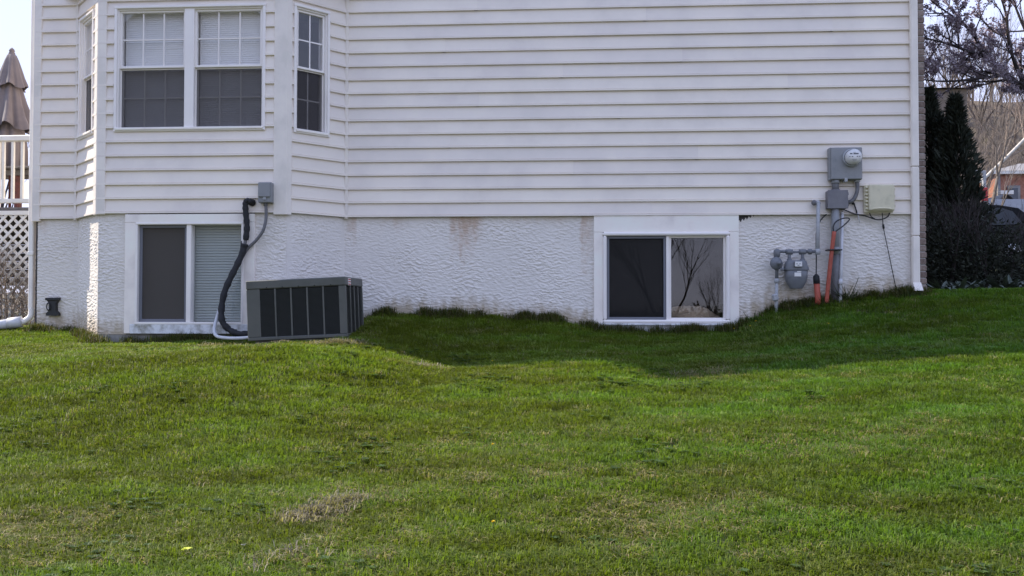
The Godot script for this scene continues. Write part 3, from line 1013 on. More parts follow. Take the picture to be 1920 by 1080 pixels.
# ---------------------------------------------------------------- deck side
func build_deck() -> void:
	var zf := -2.5
	var D := thing("deck", "raised deck with white railing and white lattice skirt beside the house", "deck", V(-7.6, 0.05, -5.0))
	var s: SurfaceTool
	for i in 24:
		s = mb()
		var z := zf - 0.02 - i * 0.145
		span(s, V(-9.6, 1.675, z - 0.138), V(-5.27, 1.703, z), 0.004)
		obj("deck_board", s, "deck_wood", D)
	for i in 11:
		s = mb()
		var x := -5.4 - i * 0.4
		span(s, V(x - 0.04, 1.44, -5.98), V(x, 1.673, zf - 0.06), 0.0)
		obj("joist", s, "deck_wood", D)
	s = mb()
	span(s, V(-9.6, 1.60, zf - 0.055), V(-5.27, 1.674, zf - 0.018), 0.003)
	obj("rim_joist", s, "deck_wood", D)
	for x in [-9.4, -7.42, -5.45]:
		s = mb()
		span(s, V(x - 0.05, -0.1, zf - 0.16), V(x + 0.05, 1.44, zf - 0.06), 0.003)
		obj("post", s, "deck_wood", D)
		s = mb()
		span(s, V(x - 0.05, 1.704, zf - 0.11), V(x + 0.05, 2.70, zf - 0.01), 0.004)
		obj("rail_post", s, "rail_white", D)
	s = mb()
	span(s, V(-9.6, 2.63, zf - 0.10), V(-5.27, 2.715, zf - 0.02), 0.012)
	obj("top_rail", s, "rail_white", D)
	s = mb()
	span(s, V(-9.6, 1.765, zf - 0.085), V(-5.27, 1.825, zf - 0.035), 0.006)
	obj("bottom_rail", s, "rail_white", D)
	for i in 31:
		var x := -9.5 + i * 0.1372
		if minf(absf(x + 9.4), minf(absf(x + 7.42), absf(x + 5.45))) < 0.08: continue
		s = mb()
		span(s, V(x - 0.019, 1.826, zf - 0.079), V(x + 0.019, 2.629, zf - 0.041), 0.003)
		obj("baluster", s, "rail_white", D)
	for i in 6:  # added dark boards at the back, standing in for under-deck shade behind the lattice
		s = mb()
		span(s, V(-9.6, 0.70 + i * 0.148, -6.02), V(-5.27, 0.842 + i * 0.148, -5.99), 0.003)
		obj("added_dark_backing_board", s, "sheathing", D)
	# lattice: two layers of crossing slats, each slat clipped to the panel
	var x0 := -8.2
	var x1 := -5.28
	var y0 := 0.02
	var y1 := 1.64
	for dirn in [1.0, -1.0]:
		var k := -40
		while k < 60:
			var c := x0 + k * 0.145
			k += 1
			var ta := 0.0
			var pts := []
			# line x = c + dirn * (y - y0)
			var ya := y0
			var yb := y1
			var xa := c
			var xb: float = c + dirn * (y1 - y0)
			if dirn > 0:
				if xa < x0: ya = y0 + (x0 - c)
				if xb > x1: yb = y0 + (x1 - c)
			else:
				if xa > x1: ya = y0 + (c - x1)
				if xb < x0: yb = y0 + (c - x0)
			if yb - ya < 0.05: continue
			var pa := V(c + dirn * (ya - y0), ya, zf)
			var pb := V(c + dirn * (yb - y0), yb, zf)
			var U := (pb - pa).normalized()
			var N := V(0, 0, 1)
			s = mb()
			bbox(s, (pa + pb) * 0.5 + N * (0.006 if dirn > 0 else -0.004), V(pa.distance_to(pb), 0.038, 0.008), 0.001, Basis(U, N.cross(U), N))
			obj("lattice_slat", s, "rail_white", D)
	s = mb()
	span(s, V(x0, y1 - 0.05, zf + 0.012), V(x1, y1 + 0.01, zf + 0.022), 0.002)
	obj("lattice_cap", s, "rail_white", D)
	# table, umbrella, chair
	var T := thing("patio_table", "dark reddish wooden patio table behind the deck railing", "table", V(-7.9, 1.703, -3.75))
	for i in 6:
		s = mb()
		span(s, V(-8.7, 2.36, -4.30 + i * 0.19), V(-7.15, 2.39, -4.13 + i * 0.19), 0.004)
		obj("tabletop_plank", s, "deck_wood", T)
	s = mb()
	span(s, V(-8.6, 2.27, -3.30), V(-7.25, 2.35, -3.27), 0.003)
	obj("apron", s, "deck_wood", T)
	for q in [[-8.55, -4.15], [-8.55, -3.35], [-7.6, -3.35], [-7.3, -4.15]]:
		s = mb()
		span(s, V(q[0] - 0.04, 1.704, q[1] - 0.04), V(q[0] + 0.04, 2.27, q[1] + 0.04), 0.005)
		obj("leg", s, "table_wood", T)
	var UM := thing("patio_umbrella", "closed taupe patio umbrella standing at the deck table", "umbrella", V(-7.99, 1.703, -3.75))
	s = mb(true)
	tube(s, [V(-7.99, 1.70, -3.75), V(-7.99, 4.2, -3.75)], 0.022, 10)
	obj("pole", s, "table_wood", UM)
	s = mb(true)
	lathe(s, V(-7.99, 4.18, -3.75), Vector3.UP, [[0.03, 0], [0.045, 0.02], [0.05, 0.05], [0.035, 0.075], [0.045, 0.09], [0.03, 0.12], [0.0, 0.15]], 12)
	obj("finial", s, "umbrella", UM)
	folds(UM, V(-7.99, 0, -3.75), [[4.23, 0.03], [4.20, 0.065], [4.12, 0.095], [3.98, 0.135], [3.84, 0.17], [3.74, 0.205], [3.70, 0.215]], 0.05, 3)
	folds(UM, V(-7.99, 0, -3.75), [[3.80, 0.10], [3.65, 0.15], [3.45, 0.195], [3.25, 0.25], [3.12, 0.30], [3.06, 0.315]], 0.085, 9)
	folds(UM, V(-7.99, 0, -3.75), [[3.2, 0.14], [2.95, 0.19], [2.75, 0.21], [2.55, 0.21], [2.40, 0.20]], 0.10, 14)
	var CH := thing("patio_chair", "dark metal patio chair behind the deck railing", "chair", V(-6.75, 1.703, -4.6))
	s = mb()
	span(s, V(-7.0, 2.12, -4.85), V(-6.5, 2.16, -4.35), 0.01)
	obj("seat", s, "dark_iron", CH)
	for q in [[-6.98, -4.83], [-6.52, -4.83], [-6.98, -4.37], [-6.52, -4.37]]:
		s = mb(true)
		tube(s, [V(q[0], 1.704, q[1]), V(q[0], 2.12, q[1])], 0.014, 8)
		obj("leg", s, "dark_iron", CH)
	for i in 5:
		s = mb(true)
		var x := -6.97 + i * 0.11
		tube(s, [V(x, 2.16, -4.83), V(x, 2.4, -4.86), V(x, 2.62, -4.92)], 0.011, 8)
		obj("back_bar", s, "dark_iron", CH)
	s = mb(true)
	tube(s, curve([V(-6.98, 2.55, -4.9), V(-6.75, 2.66, -4.93), V(-6.52, 2.55, -4.9)], 5), 0.014, 8)
	obj("back_rail", s, "dark_iron", CH)
	# downspout and drain pipe at the corner
	var P := thing("downspout", "thin white downspout at the house corner beside the lattice", "downspout", V(-5.30, 0.15, -0.06))
	s = mb()
	span(s, V(-5.335, 0.9, -0.10), V(-5.275, 6.25, -0.03), 0.008)
	obj("upper_pipe", s, "white_trim", P)
	s = mb()
	span(s, V(-5.33, 0.28, -0.095), V(-5.278, 0.905, -0.035), 0.008)
	obj("lower_pipe", s, "white_trim", P)
	s = mb()
	span(s, V(-5.339, 0.88, -0.104), V(-5.271, 0.92, -0.026), 0.004)
	obj("joint_band", s, "white_trim", P)
	s = mb(true)
	tube(s, curve([V(-5.304, 0.30, -0.065), V(-5.31, 0.21, -0.06), V(-5.37, 0.15, -0.03), V(-5.44, 0.135, 0.0)], 4), 0.032, 10)
	obj("elbow", s, "white_trim", P)
	var R := thing("drain_pipe", "white drain pipe lying on the grass below the lattice", "pipe", V(-5.7, 0.06, 0.05))
	s = mb(true)
	tube(s, [V(-5.40, 0.145, 0.01), V(-5.66, 0.105, 0.06), V(-6.2, 0.045, 0.12), V(-6.8, 0.0, 0.2)], 0.052, 14)
	obj("pipe", s, "pipe_white", R)
	s = mb(true)
	tube(s, [V(-5.37, 0.149, 0.005), V(-5.50, 0.13, 0.03)], 0.061, 14)
	obj("coupling", s, "pipe_white", R)
	# dry climbing shrub against the lattice, hedge behind the deck
	for i in 3:
		shrub("dry_shrub", "bare dry twiggy shrub tangled against the white lattice", V(-7.35 + i * 0.32, gh(-7.0, -2.2), -2.28), V(0.28, 1.15 - 0.22 * i, 0.12), 9, 260, 0.035, "dry_twig", "dry_twig", 60 + i, "dry shrubs along the lattice")
	# cast bracket on the stucco
	var B := thing("hose_bracket", "black waisted cast hose bracket on the stucco by the corner", "bracket", V(-5.01, 0.216, 0.0))
	s = mb()
	span(s, V(-5.082, 0.385, -0.012), V(-4.935, 0.413, 0.05), 0.004)
	obj("top_flange", s, "dark_iron", B)
	s = mb()
	var pr := [[0.216, 0.07], [0.24, 0.07], [0.265, 0.045], [0.29, 0.038], [0.345, 0.038], [0.37, 0.05], [0.386, 0.062]]
	for i in pr.size() - 1:
		var ya: float = pr[i][0]
		var yb: float = pr[i + 1][0]
		var wa: float = pr[i][1]
		var wb: float = pr[i + 1][1]
		var cx := -5.008
		quad(s, V(cx - wa, ya, 0.035), V(cx + wa, ya, 0.035), V(cx + wb, yb, 0.035), V(cx - wb, yb, 0.035))
		quad(s, V(cx - wa, ya, -0.012), V(cx - wa, ya, 0.035), V(cx - wb, yb, 0.035), V(cx - wb, yb, -0.012))
		quad(s, V(cx + wa, ya, 0.035), V(cx + wa, ya, -0.012), V(cx + wb, yb, -0.012), V(cx + wb, yb, 0.035))
	quad(s, V(-5.078, 0.216, 0.035), V(-5.078, 0.216, -0.012), V(-4.938, 0.216, -0.012), V(-4.938, 0.216, 0.035))
	obj("body", s, "dark_iron", B)
	s = mb(true)
	var ring := []
	for i in 17:
		ring.append(V(-5.045 + 0.018 * cos(TAU * i / 16.0), 0.315 + 0.038 * sin(TAU * i / 16.0), 0.045))
	tube(s, ring, 0.006, 6)
	obj("ring", s, "dark_iron", B)

func folds(U: Node, c: Vector3, prof: Array, amp: float, seed_n: int) -> void:
	var s := mb(true)
	var n := 72
	var rows := []
	for p in prof:
		var row := []
		var f: float = (prof[0][0] - p[0]) / (prof[0][0] - prof[prof.size() - 1][0])
		for k in n:
			var a := TAU * k / n
			var w := (absf(sin(a * 4.0 + seed_n + f * 0.5)) * 2.0 - 1.3) * 0.8 + sin(a * 13.0 + seed_n * 2.0) * 0.25 + sin(a * 5.0 + seed_n * 3.1 - f) * 0.3
			var r: float = p[1] * (1.0 + amp * 3.4 * (0.25 + 0.75 * f) * w)
			row.append(c + V(cos(a) * r, p[0] + amp * 0.55 * f * f * sin(a * 4.0 + seed_n), sin(a) * r))
		rows.append(row)
	for i in rows.size() - 1:
		for k in n:
			var k2 := (k + 1) % n
			quad(s, rows[i + 1][k2], rows[i + 1][k], rows[i][k], rows[i][k2])
	obj("canopy_fold", s, "umbrella", U)

# ---------------------------------------------------------------- utilities
func build_utilities() -> void:
	var s: SurfaceTool
	# --- air conditioner: local box, x 0..w, y 0..h, z 0 (front) .. -d
	var W := 0.945
	var HH := 0.562
	var Dp := 0.68
	var tilt := Basis(V(0, 0, 1), 0.0452)
	var at := V(-2.392, -0.008, 1.22)
	var pad := thing("concrete_pad", "weathered concrete pad under the grey air conditioner", "pad", at, "", tilt, true)
	s = mb()
	span(s, V(0.05, -0.09, -Dp + 0.05), V(W - 0.05, -0.004, -0.05), 0.008)
	obj("slab", s, "concrete", pad)
	var A := thing("air_conditioner", "grey green air conditioner unit with louvered sides on the grass", "air conditioner", at, "", tilt, true)
	s = mb()
	span(s, V(0.0, 0.0, -Dp), V(W, 0.032, 0), 0.005)
	obj("base_pan", s, "ac_grey", A)
	s = mb()
	span(s, V(-0.002, HH - 0.082, -Dp), V(W + 0.002, HH, 0.003), 0.008)
	obj("top_cover", s, "ac_grey", A)
	s = mb()
	span(s, V(0.015, 0.033, -Dp + 0.02), V(W - 0.02, HH - 0.083, -0.022), 0.0)
	obj("coil", s, "ac_dark", A)
	# front frame: posts and mullions, then grilles
	var us := [[.134, .28], [.296, .439], [.456, .601], [.618, .762], [.779, .926]]
	s = mb()
	span(s, V(0.0, 0.0325, -0.10), V(us[0][0] * W, HH - 0.0825, -0.001), 0.004)
	obj("corner_post", s, "ac_grey", A)
	s = mb()
	span(s, V(us[4][1] * W, 0.0325, -0.03), V(W - 0.001, HH - 0.0825, -0.001), 0.004)
	obj("corner_post", s, "ac_grey", A)
	for i in 4:
		s = mb()
		span(s, V(us[i][1] * W, 0.0325, -0.016), V(us[i + 1][0] * W, HH - 0.0825, -0.002), 0.002)
		obj("grille_bar", s, "ac_grey", A)
	for i in 5:
		s = mb()
		for k in 42:
			var y := 0.039 + k * 0.0104
			bbox(s, V((us[i][0] + us[i][1]) * 0.5 * W, y, -0.012), V((us[i][1] - us[i][0]) * W + 0.002, 0.0022, 0.013), 0.0, Basis(V(1, 0, 0), 0.5))
		obj("louver_grille", s, "ac_fin", A)
		s = mb(true)
		lathe(s, V((us[i][0] + us[i][1]) * 0.5 * W, HH - 0.070, 0.003), V(0, 0, 1), [[0.006, -0.001], [0.006, 0.003], [0.0, 0.0045]], 8)
		obj("screw", s, "ac_dark", A)
	# right side
	s = mb()
	span(s, V(W - 0.03, 0.0325, -Dp), V(W - 0.001, HH - 0.0825, -Dp + 0.03), 0.003)
	obj("corner_post", s, "ac_grey", A)
	for i in 5:
		var zc := -0.035 - i * (Dp - 0.07) / 4.0
		if i > 0 and i < 4:
			s = mb()
			span(s, V(W - 0.016, 0.0325, zc - 0.010), V(W - 0.002, HH - 0.0825, zc + 0.010), 0.002)
			obj("grille_bar", s, "ac_grey", A)
		if i < 4:
			s = mb()
			for k in 42:
				var y := 0.039 + k * 0.0104
				bbox(s, V(W - 0.012, y, zc - (Dp - 0.07) / 8.0), V(0.013, 0.0022, (Dp - 0.07) / 4.0 - 0.018), 0.0, Basis(V(0, 0, 1), -0.5))
			obj("louver_grille", s, "ac_fin", A)
	s = mb()
	span(s, V(0.001, 0.0325, -Dp), V(0.012, HH - 0.0825, -0.101), 0.002)
	obj("side_panel", s, "ac_grey", A)
	s = mb()
	span(s, V(0.012, 0.0325, -Dp + 0.001), V(W - 0.031, HH - 0.0825, -Dp + 0.012), 0.002)
	obj("rear_panel", s, "ac_grey", A)
	# warning sticker: white with red bands
	s = mb()
	span(s, V(W + 0.002, HH - 0.078, -0.19), V(W + 0.0035, HH - 0.012, -0.09), 0.0)
	var lb := obj("warning_label", s, "label_white", A)
	for k in 3:
		s = mb()
		span(s, V(W + 0.0036, HH - 0.028 - k * 0.023, -0.186), V(W + 0.0044, HH - 0.017 - k * 0.023, -0.094), 0.0)
		obj("label_band", s, "label_red", lb)
	# --- black insulated refrigerant line
	var R := thing("refrigerant_line", "black foam wrapped pipe curving from the bay wall to the air conditioner", "pipe", V(-2.65, 0.0, 0.6))
	s = mb(true)
	var pts := curve([V(-2.61, 1.372, 0.515), V(-2.625, 1.378, 0.56), V(-2.652, 1.386, 0.572), V(-2.668, 1.35, 0.572), V(-2.662, 1.25, 0.572), V(-2.65, 1.12, 0.572), V(-2.662, 0.99, 0.572)], 6)
	var rad := []
	for i in pts.size(): rad.append(0.029 + 0.003 * sin(i * 1.9) + (0.004 if i < 8 else 0.0))
	tube(s, pts, rad, 12)
	obj("insulation", s, "foam_black", R)
	s = mb(true)
	tube(s, [V(-2.662, 1.0, 0.572), V(-2.672, 0.93, 0.573)], 0.016, 10)
	obj("copper_pipe", s, "conduit_grey", R)
	s = mb(true)
	pts = curve([V(-2.668, 0.95, 0.574), V(-2.69, 0.87, 0.576), V(-2.735, 0.73, 0.615), V(-2.79, 0.60, 0.645), V(-2.835, 0.46, 0.675), V(-2.855, 0.30, 0.70), V(-2.83, 0.17, 0.74), V(-2.75, 0.085, 0.75), V(-2.62, 0.045, 0.79), V(-2.40, 0.06, 0.82)], 6)
	rad = []
	for i in pts.size(): rad.append(0.031 + 0.0035 * sin(i * 1.3) + 0.002 * sin(i * 3.1))
	tube(s, pts, rad, 12)
	obj("insulation", s, "foam_black", R)
	s = mb(true)
	tube(s, curve([V(-2.705, 0.98, 0.575), V(-2.72, 0.86, 0.58), V(-2.79, 0.68, 0.61), V(-2.875, 0.48, 0.63), V(-2.892, 0.30, 0.66), V(-2.86, 0.2, 0.69)], 5), 0.006, 6)
	obj("control_wire", s, "cable", R)
	# --- disconnect box and its conduit
	var B := thing("disconnect_box", "small grey disconnect box on the bay corner above the conduit", "electrical box", V(-2.46, 1.365, 0.5))
	s = mb()
	span(s, V(-2.532, 1.365, 0.503), V(-2.392, 1.572, 0.60), 0.008)
	obj("enclosure", s, "box_grey", B)
	s = mb()
	span(s, V(-2.522, 1.42, 0.60), V(-2.402, 1.565, 0.618), 0.012)
	obj("cover", s, "box_grey", B)
	s = mb()
	span(s, V(-2.475, 1.392, 0.60), V(-2.445, 1.422, 0.612), 0.002)
	obj("latch", s, "galvanised", B)
	var C := thing("flexible_conduit", "grey flexible conduit hanging from the disconnect box to the air conditioner", "conduit", V(-2.6, 0.0, 0.6))
	s = mb(true)
	tube(s, [V(-2.465, 1.375, 0.555), V(-2.465, 1.335, 0.555)], 0.021, 10)
	obj("connector", s, "conduit_grey", C)
	s = mb(true)
	tube(s, curve([V(-2.465, 1.36, 0.555), V(-2.458, 1.22, 0.56), V(-2.482, 1.09, 0.57), V(-2.56, 0.985, 0.56), V(-2.65, 0.905, 0.545), V(-2.712, 0.80, 0.55), V(-2.79, 0.62, 0.575), V(-2.875, 0.42, 0.60), V(-2.905, 0.27, 0.64)], 6), 0.0155, 10)
	obj("hose", s, "conduit_grey", C)
	s = mb(true)
	tube(s, curve([V(-2.905, 0.28, 0.64), V(-2.912, 0.18, 0.69), V(-2.895, 0.09, 0.78), V(-2.84, 0.03, 0.86), V(-2.72, 0.012, 0.93), V(-2.55, 0.012, 0.98), V(-2.385, 0.03, 1.02)], 6), 0.0165, 10)
	obj("hose_end", s, "pipe_white", C)
	# --- electric meter
	var Mt := thing("electric_meter", "grey electric meter box with round glass meter on the siding", "electric meter", V(3.42, 1.617, 0.02))
	s = mb()
	span(s, V(3.262, 1.618, 0.02), V(3.588, 1.952, 0.10), 0.006)
	obj("enclosure", s, "box_grey", Mt)
	s = mb()
	span(s, V(3.272, 1.622, 0.10), V(3.584, 1.948, 0.122), 0.006)
	obj("cover", s, "box_grey", Mt)
	s = mb()
	span(s, V(3.405, 1.595, 0.06), V(3.435, 1.635, 0.127), 0.003)
	obj("hasp", s, "galvanised", Mt)
	var mc := V(3.478, 1.838, 0.122)
	s = mb(true)
	lathe(s, mc, V(0, 0, 1), [[0.094, 0.0], [0.094, 0.018], [0.090, 0.024], [0.080, 0.026], [0.080, 0.02]], 28)
	obj("ring", s, "galvanised", Mt)
	s = mb(true)
	lathe(s, mc, V(0, 0, 1), [[0.076, 0.02], [0.076, 0.085], [0.0, 0.086]], 28)
	var dial := obj("dial", s, "label_white", Mt)
	for q in [[-.032, .030, .026, .010], [.016, .030, .050, .012], [-.045, .0, .012, .008], [-.02, .0, .016, .008], [.03, .002, .014, .008], [.052, .002, .012, .008], [0.0, -.026, .05, .004], [0.0, -.034, .04, .003], [-.002, -.044, .03, .003], [0.0, .044, .03, .003]]:
		s = mb()
		bbox(s, mc + V(q[0], q[1], 0.0875), V(q[2], q[3], 0.001), 0.0)
		obj("marking", s, "ink" if absf(q[1]) < 0.04 and q[1] > -0.01 else "box_grey", dial)
	s = mb(true)
	lathe(s, mc, V(0, 0, 1), [[0.079, 0.02], [0.081, 0.07], [0.080, 0.094], [0.074, 0.101], [0.04, 0.106], [0.0, 0.107]], 28)
	obj("glass_cover", s, "meter_glass", Mt)
	var J := thing("junction_box", "dark grey square junction box below the electric meter", "electrical box", V(3.338, 1.325, 0.02))
	s = mb()
	span(s, V(3.24, 1.327, 0.02), V(3.436, 1.508, 0.115), 0.004)
	obj("enclosure", s, "box_dark", J)
	s = mb()
	span(s, V(3.236, 1.323, 0.115), V(3.440, 1.512, 0.124), 0.003)
	obj("lid", s, "box_dark", J)
	for y in [1.36, 1.475]:
		s = mb()
		span(s, V(3.436, y - 0.015, 0.085), V(3.449, y + 0.015, 0.112), 0.003)
		obj("hinge", s, "conduit_grey", J)
	var K := thing("meter_conduit", "short grey conduit joining the meter box and junction box", "conduit", V(3.325, 1.508, 0.07))
	s = mb(true)
	tube(s, [V(3.33, 1.505, 0.065), V(3.33, 1.62, 0.065)], 0.036, 16)
	obj("pipe", s, "conduit_grey", K)
	s = mb(true)
	tube(s, [V(3.33, 1.585, 0.065), V(3.33, 1.619, 0.065)], 0.043, 16)
	obj("collar", s, "box_grey", K)
	s = mb(true)
	tube(s, [V(3.33, 1.506, 0.065), V(3.33, 1.523, 0.065)], 0.047, 16)
	obj("locknut", s, "conduit_grey", K)
	K = thing("elbow_conduit", "curved grey conduit from the meter box bottom into the wall", "conduit", V(3.5, 1.39, 0.06))
	s = mb(true)
	tube(s, curve([V(3.548, 1.619, 0.06), V(3.553, 1.56, 0.06), V(3.545, 1.49, 0.06), V(3.515, 1.425, 0.06), V(3.47, 1.392, 0.058), V(3.452, 1.39, 0.03), V(3.45, 1.39, 0.005)], 6), 0.020, 12)
	obj("pipe", s, "conduit_grey", K)
	s = mb(true)
	tube(s, [V(3.548, 1.60, 0.06), V(3.548, 1.618, 0.06)], 0.03, 12)
	obj("connector", s, "galvanised", K)
	K = thing("service_conduit", "tall grey electrical conduit rising from the ground to the junction box", "conduit", V(3.325, 0.4, 0.07))
	s = mb(true)
	tube(s, [V(3.318, 0.30, 0.07), V(3.322, 0.90, 0.07)], 0.043, 16)
	obj("lower_pipe", s, "conduit_grey", K)
	s = mb(true)
	tube(s, [V(3.322, 0.88, 0.07), V(3.326, 1.326, 0.07)], 0.040, 16)
	obj("upper_pipe", s, "box_grey", K)
	s = mb(true)
	tube(s, [V(3.322, 0.86, 0.07), V(3.3225, 0.93, 0.07)], 0.048, 16)
	obj("coupling", s, "box_grey", K)
	K = thing("plastic_pipe", "thin white plastic pipe standing beside the tall grey conduit", "pipe", V(3.37, 0.42, 0.05))
	s = mb(true)
	tube(s, [V(3.350, 0.33, 0.13), V(3.40, 1.27, 0.05)], 0.0165, 10)
	obj("pipe", s, "pipe_white", K)
	s = mb(true)
	tube(s, [V(3.40, 1.268, 0.05), V(3.402, 1.30, 0.047)], [0.0165, 0.008], 10)
	obj("tip", s, "pipe_white", K)
	s = mb(true)
	tube(s, [V(3.3565, 0.55, 0.12), V(3.3600, 0.60, 0.116)], 0.0205, 10)
	obj("coupling", s, "pipe_white", K)
	K = thing("orange_conduit", "long slanted orange cable conduit strapped to the tall grey conduit", "conduit", V(3.22, 0.42, 0.17))
	s = mb(true)
	tube(s, curve([V(3.205, 0.33, 0.15), V(3.232, 0.60, 0.148), V(3.262, 0.86, 0.145), V(3.292, 1.085, 0.14)], 4), 0.021, 12)
	obj("sleeve", s, "orange", K)
	s = mb(true)
	tube(s, curve([V(3.291, 1.07, 0.14), V(3.283, 1.13, 0.14), V(3.31, 1.185, 0.14), V(3.375, 1.218, 0.14), V(3.435, 1.222, 0.14), V(3.44, 1.20, 0.14), V(3.385, 1.145, 0.14), V(3.312, 1.09, 0.14), V(3.298, 1.06, 0.14)], 6), 0.0065, 8)
	obj("cable_loop", s, "cable", K)
	s = mb()
	bbox(s, V(3.29, 0.898, 0.128), V(0.145, 0.014, 0.10), 0.005)
	obj("strap", s, "cable", K)
	K = thing("short_orange_sleeve", "short orange cable sleeve with black cap under the gas pipe", "conduit", V(3.125, 0.37, 0.12))
	s = mb(true)
	tube(s, [V(3.137, 0.27, 0.13), V(3.121, 0.58, 0.11)], [0.031, 0.030], 12)
	obj("sleeve", s, "orange", K)
	s = mb(true)
	tube(s, [V(3.122, 0.555, 0.11), V(3.119, 0.63, 0.108), V(3.119, 0.655, 0.107)], [0.034, 0.033, 0.012], 12)
	obj("cap", s, "foam_black", K)
	s = mb(true)
	tube(s, curve([V(3.119, 0.64, 0.107), V(3.126, 0.80, 0.09), V(3.133, 0.98, 0.06), V(3.148, 1.10, 0.03), V(3.19, 1.21, 0.015), V(3.25, 1.275, 0.025)], 6), 0.0065, 8)
	obj("cable", s, "cable", K)
	# --- telecom box and cables
	K = thing("telecom_box", "cream plastic telephone box on the siding near the corner downspout", "utility box", V(3.765, 1.284, 0.02))
	s = mb()
	span(s, V(3.620, 1.284, 0.02), V(3.912, 1.571, 0.07), 0.010)
	obj("base", s, "cream", K)
	s = mb()
	span(s, V(3.652, 1.300, 0.07), V(3.910, 1.569, 0.108), 0.014)
	obj("lid", s, "cream", K)
	for i in 7:
		s = mb()
		span(s, V(3.622, 1.315 + i * 0.036, 0.07), V(3.650, 1.335 + i * 0.036, 0.094), 0.005)
		obj("hinge_rib", s, "cream", K)
	s = mb(true)
	tube(s, curve([V(3.655, 1.312, 0.085), V(3.70, 1.320, 0.105), V(3.78, 1.324, 0.110), V(3.86, 1.320, 0.105), V(3.907, 1.312, 0.085)], 4), 0.009, 8)
	obj("lip", s, "cream", K)
	for y in [1.35, 1.45, 1.52]:
		s = mb()
		span(s, V(3.910, y - 0.012, 0.05), V(3.922, y + 0.012, 0.088), 0.003)
		obj("latch", s, "cream", K)
	K = thing("black_cable", "black cable sagging from the junction box to the cream telephone box", "cable", V(3.6, 1.2, 0.04))
	s = mb(true)
	tube(s, curve([V(3.37, 1.33, 0.07), V(3.43, 1.315, 0.045), V(3.53, 1.275, 0.04), V(3.63, 1.255, 0.04), V(3.74, 1.215, 0.05), V(3.81, 1.22, 0.055), V(3.86, 1.25, 0.055), V(3.875, 1.29, 0.05)], 6), 0.0065, 8)
	obj("cord", s, "cable", K)
	s = mb(true)
	tube(s, curve([V(3.675, 1.29, 0.05), V(3.69, 1.25, 0.045), V(3.73, 1.222, 0.045)], 5), 0.005, 8)
	obj("branch_cord", s, "cable", K)
	K = thing("wall_cable", "short black cable with white tail leaving a hole in the siding", "cable", V(3.55, 1.24, 0.03))
	s = mb(true)
	tube(s, curve([V(3.520, 1.385, 0.0), V(3.524, 1.385, 0.03), V(3.535, 1.35, 0.034), V(3.555, 1.285, 0.034)], 5), 0.007, 8)
	obj("cord", s, "cable", K)
	s = mb(true)
	tube(s, [V(3.557, 1.29, 0.036), V(3.575, 1.22, 0.03), V(3.588, 1.175, 0.02)], [0.006, 0.005, 0.002], 7)
	obj("tail", s, "pipe_white", K)
	s = mb(true)
	lathe(s, V(3.520, 1.388, 0.012), V(0, 0, 1), [[0.014, 0.0], [0.014, 0.008], [0.0, 0.009]], 10)
	obj("grommet", s, "cable", K)
	K = thing("ground_wire", "thin dark wire slanting down the stucco from the telephone box", "wire", V(3.9, 0.45, 0.02))
	s = mb(true)
	tube(s, [V(3.803, 1.29, 0.045), V(3.815, 1.17, 0.03), V(3.826, 1.12, 0.016), V(3.96, 0.44, 0.012)], 0.0042, 6)
	obj("strand", s, "cable", K)
	s = mb(true)
	tube(s, [V(3.817, 1.165, 0.03), V(3.826, 1.125, 0.018)], 0.011, 8)
	obj("clamp", s, "cable", K)
	# --- gas meter
	K = thing("gas_meter", "blue grey gas meter with regulator and pipes against the stucco", "gas meter", V(2.9, 0.3, 0.09))
	var zc := 0.10
	s = mb(true)
	var body := [[0.505, 0.062], [0.515, 0.066], [0.545, 0.085], [0.585, 0.103], [0.63, 0.112], [0.70, 0.114]]
	loft(s, 2.918, zc, body, 0.60)
	obj("body", s, "gas_grey", K)
	s = mb(true)
	loft(s, 2.918, zc, [[0.692, 0.124], [0.70, 0.127], [0.715, 0.126], [0.745, 0.113], [0.782, 0.104], [0.795, 0.088]], 0.64)
	obj("top_case", s, "gas_grey", K)
	s = mb()
	span(s, V(2.878, 0.722, zc + 0.055), V(2.965, 0.785, zc + 0.09), 0.012)
	var ib := obj("index_box", s, "gas_grey", K)
	s = mb()
	span(s, V(2.886, 0.728, zc + 0.0905), V(2.957, 0.778, zc + 0.0935), 0.006)
	obj("index_face", s, "label_white", ib)
	for q in [[2.905, 0.755], [2.935, 0.755], [2.92, 0.740]]:
		s = mb()
		span(s, V(q[0] - 0.010, q[1] - 0.004, zc + 0.0936), V(q[0] + 0.010, q[1] + 0.004, zc + 0.0945), 0.0)
		obj("marking", s, "box_grey", ib)
	s = mb()
	span(s, V(2.886, 0.628, zc + 0.066), V(2.953, 0.668, zc + 0.0705), 0.001)
	obj("name_plate", s, "label_white", K)
	s = mb()
	span(s, V(2.912, 0.672, zc + 0.066), V(2.953, 0.682, zc + 0.0715), 0.001)
	obj("name_plate", s, "label_white", K)
	for x in [2.852, 2.985]:
		s = mb(true)
		tube(s, [V(x, 0.785, zc), V(x, 0.87, zc)], 0.017, 12)
		obj("riser", s, "gas_grey", K)
		s = mb(true)
		tube(s, [V(x, 0.788, zc), V(x, 0.812, zc)], 0.026, 8)
		obj("union_nut", s, "gas_grey", K)
	for x in [2.852, 2.985]:
		s = mb(true)
		lathe(s, V(x, 0.882, zc), V(1, 0, 0), [[0.0, -0.034], [0.027, -0.033], [0.029, -0.012], [0.031, 0.0], [0.029, 0.012], [0.027, 0.033], [0.0, 0.034]], 14)
		obj("fitting", s, "gas_grey", K)
	s = mb()
	span(s, V(2.86, 0.868, zc - 0.008), V(2.98, 0.892, zc + 0.012), 0.004)
	obj("mounting_bar", s, "gas_grey", K)
	s = mb(true)
	tube(s, [V(2.728, 0.888, zc), V(2.83, 0.885, zc)], 0.016, 12)
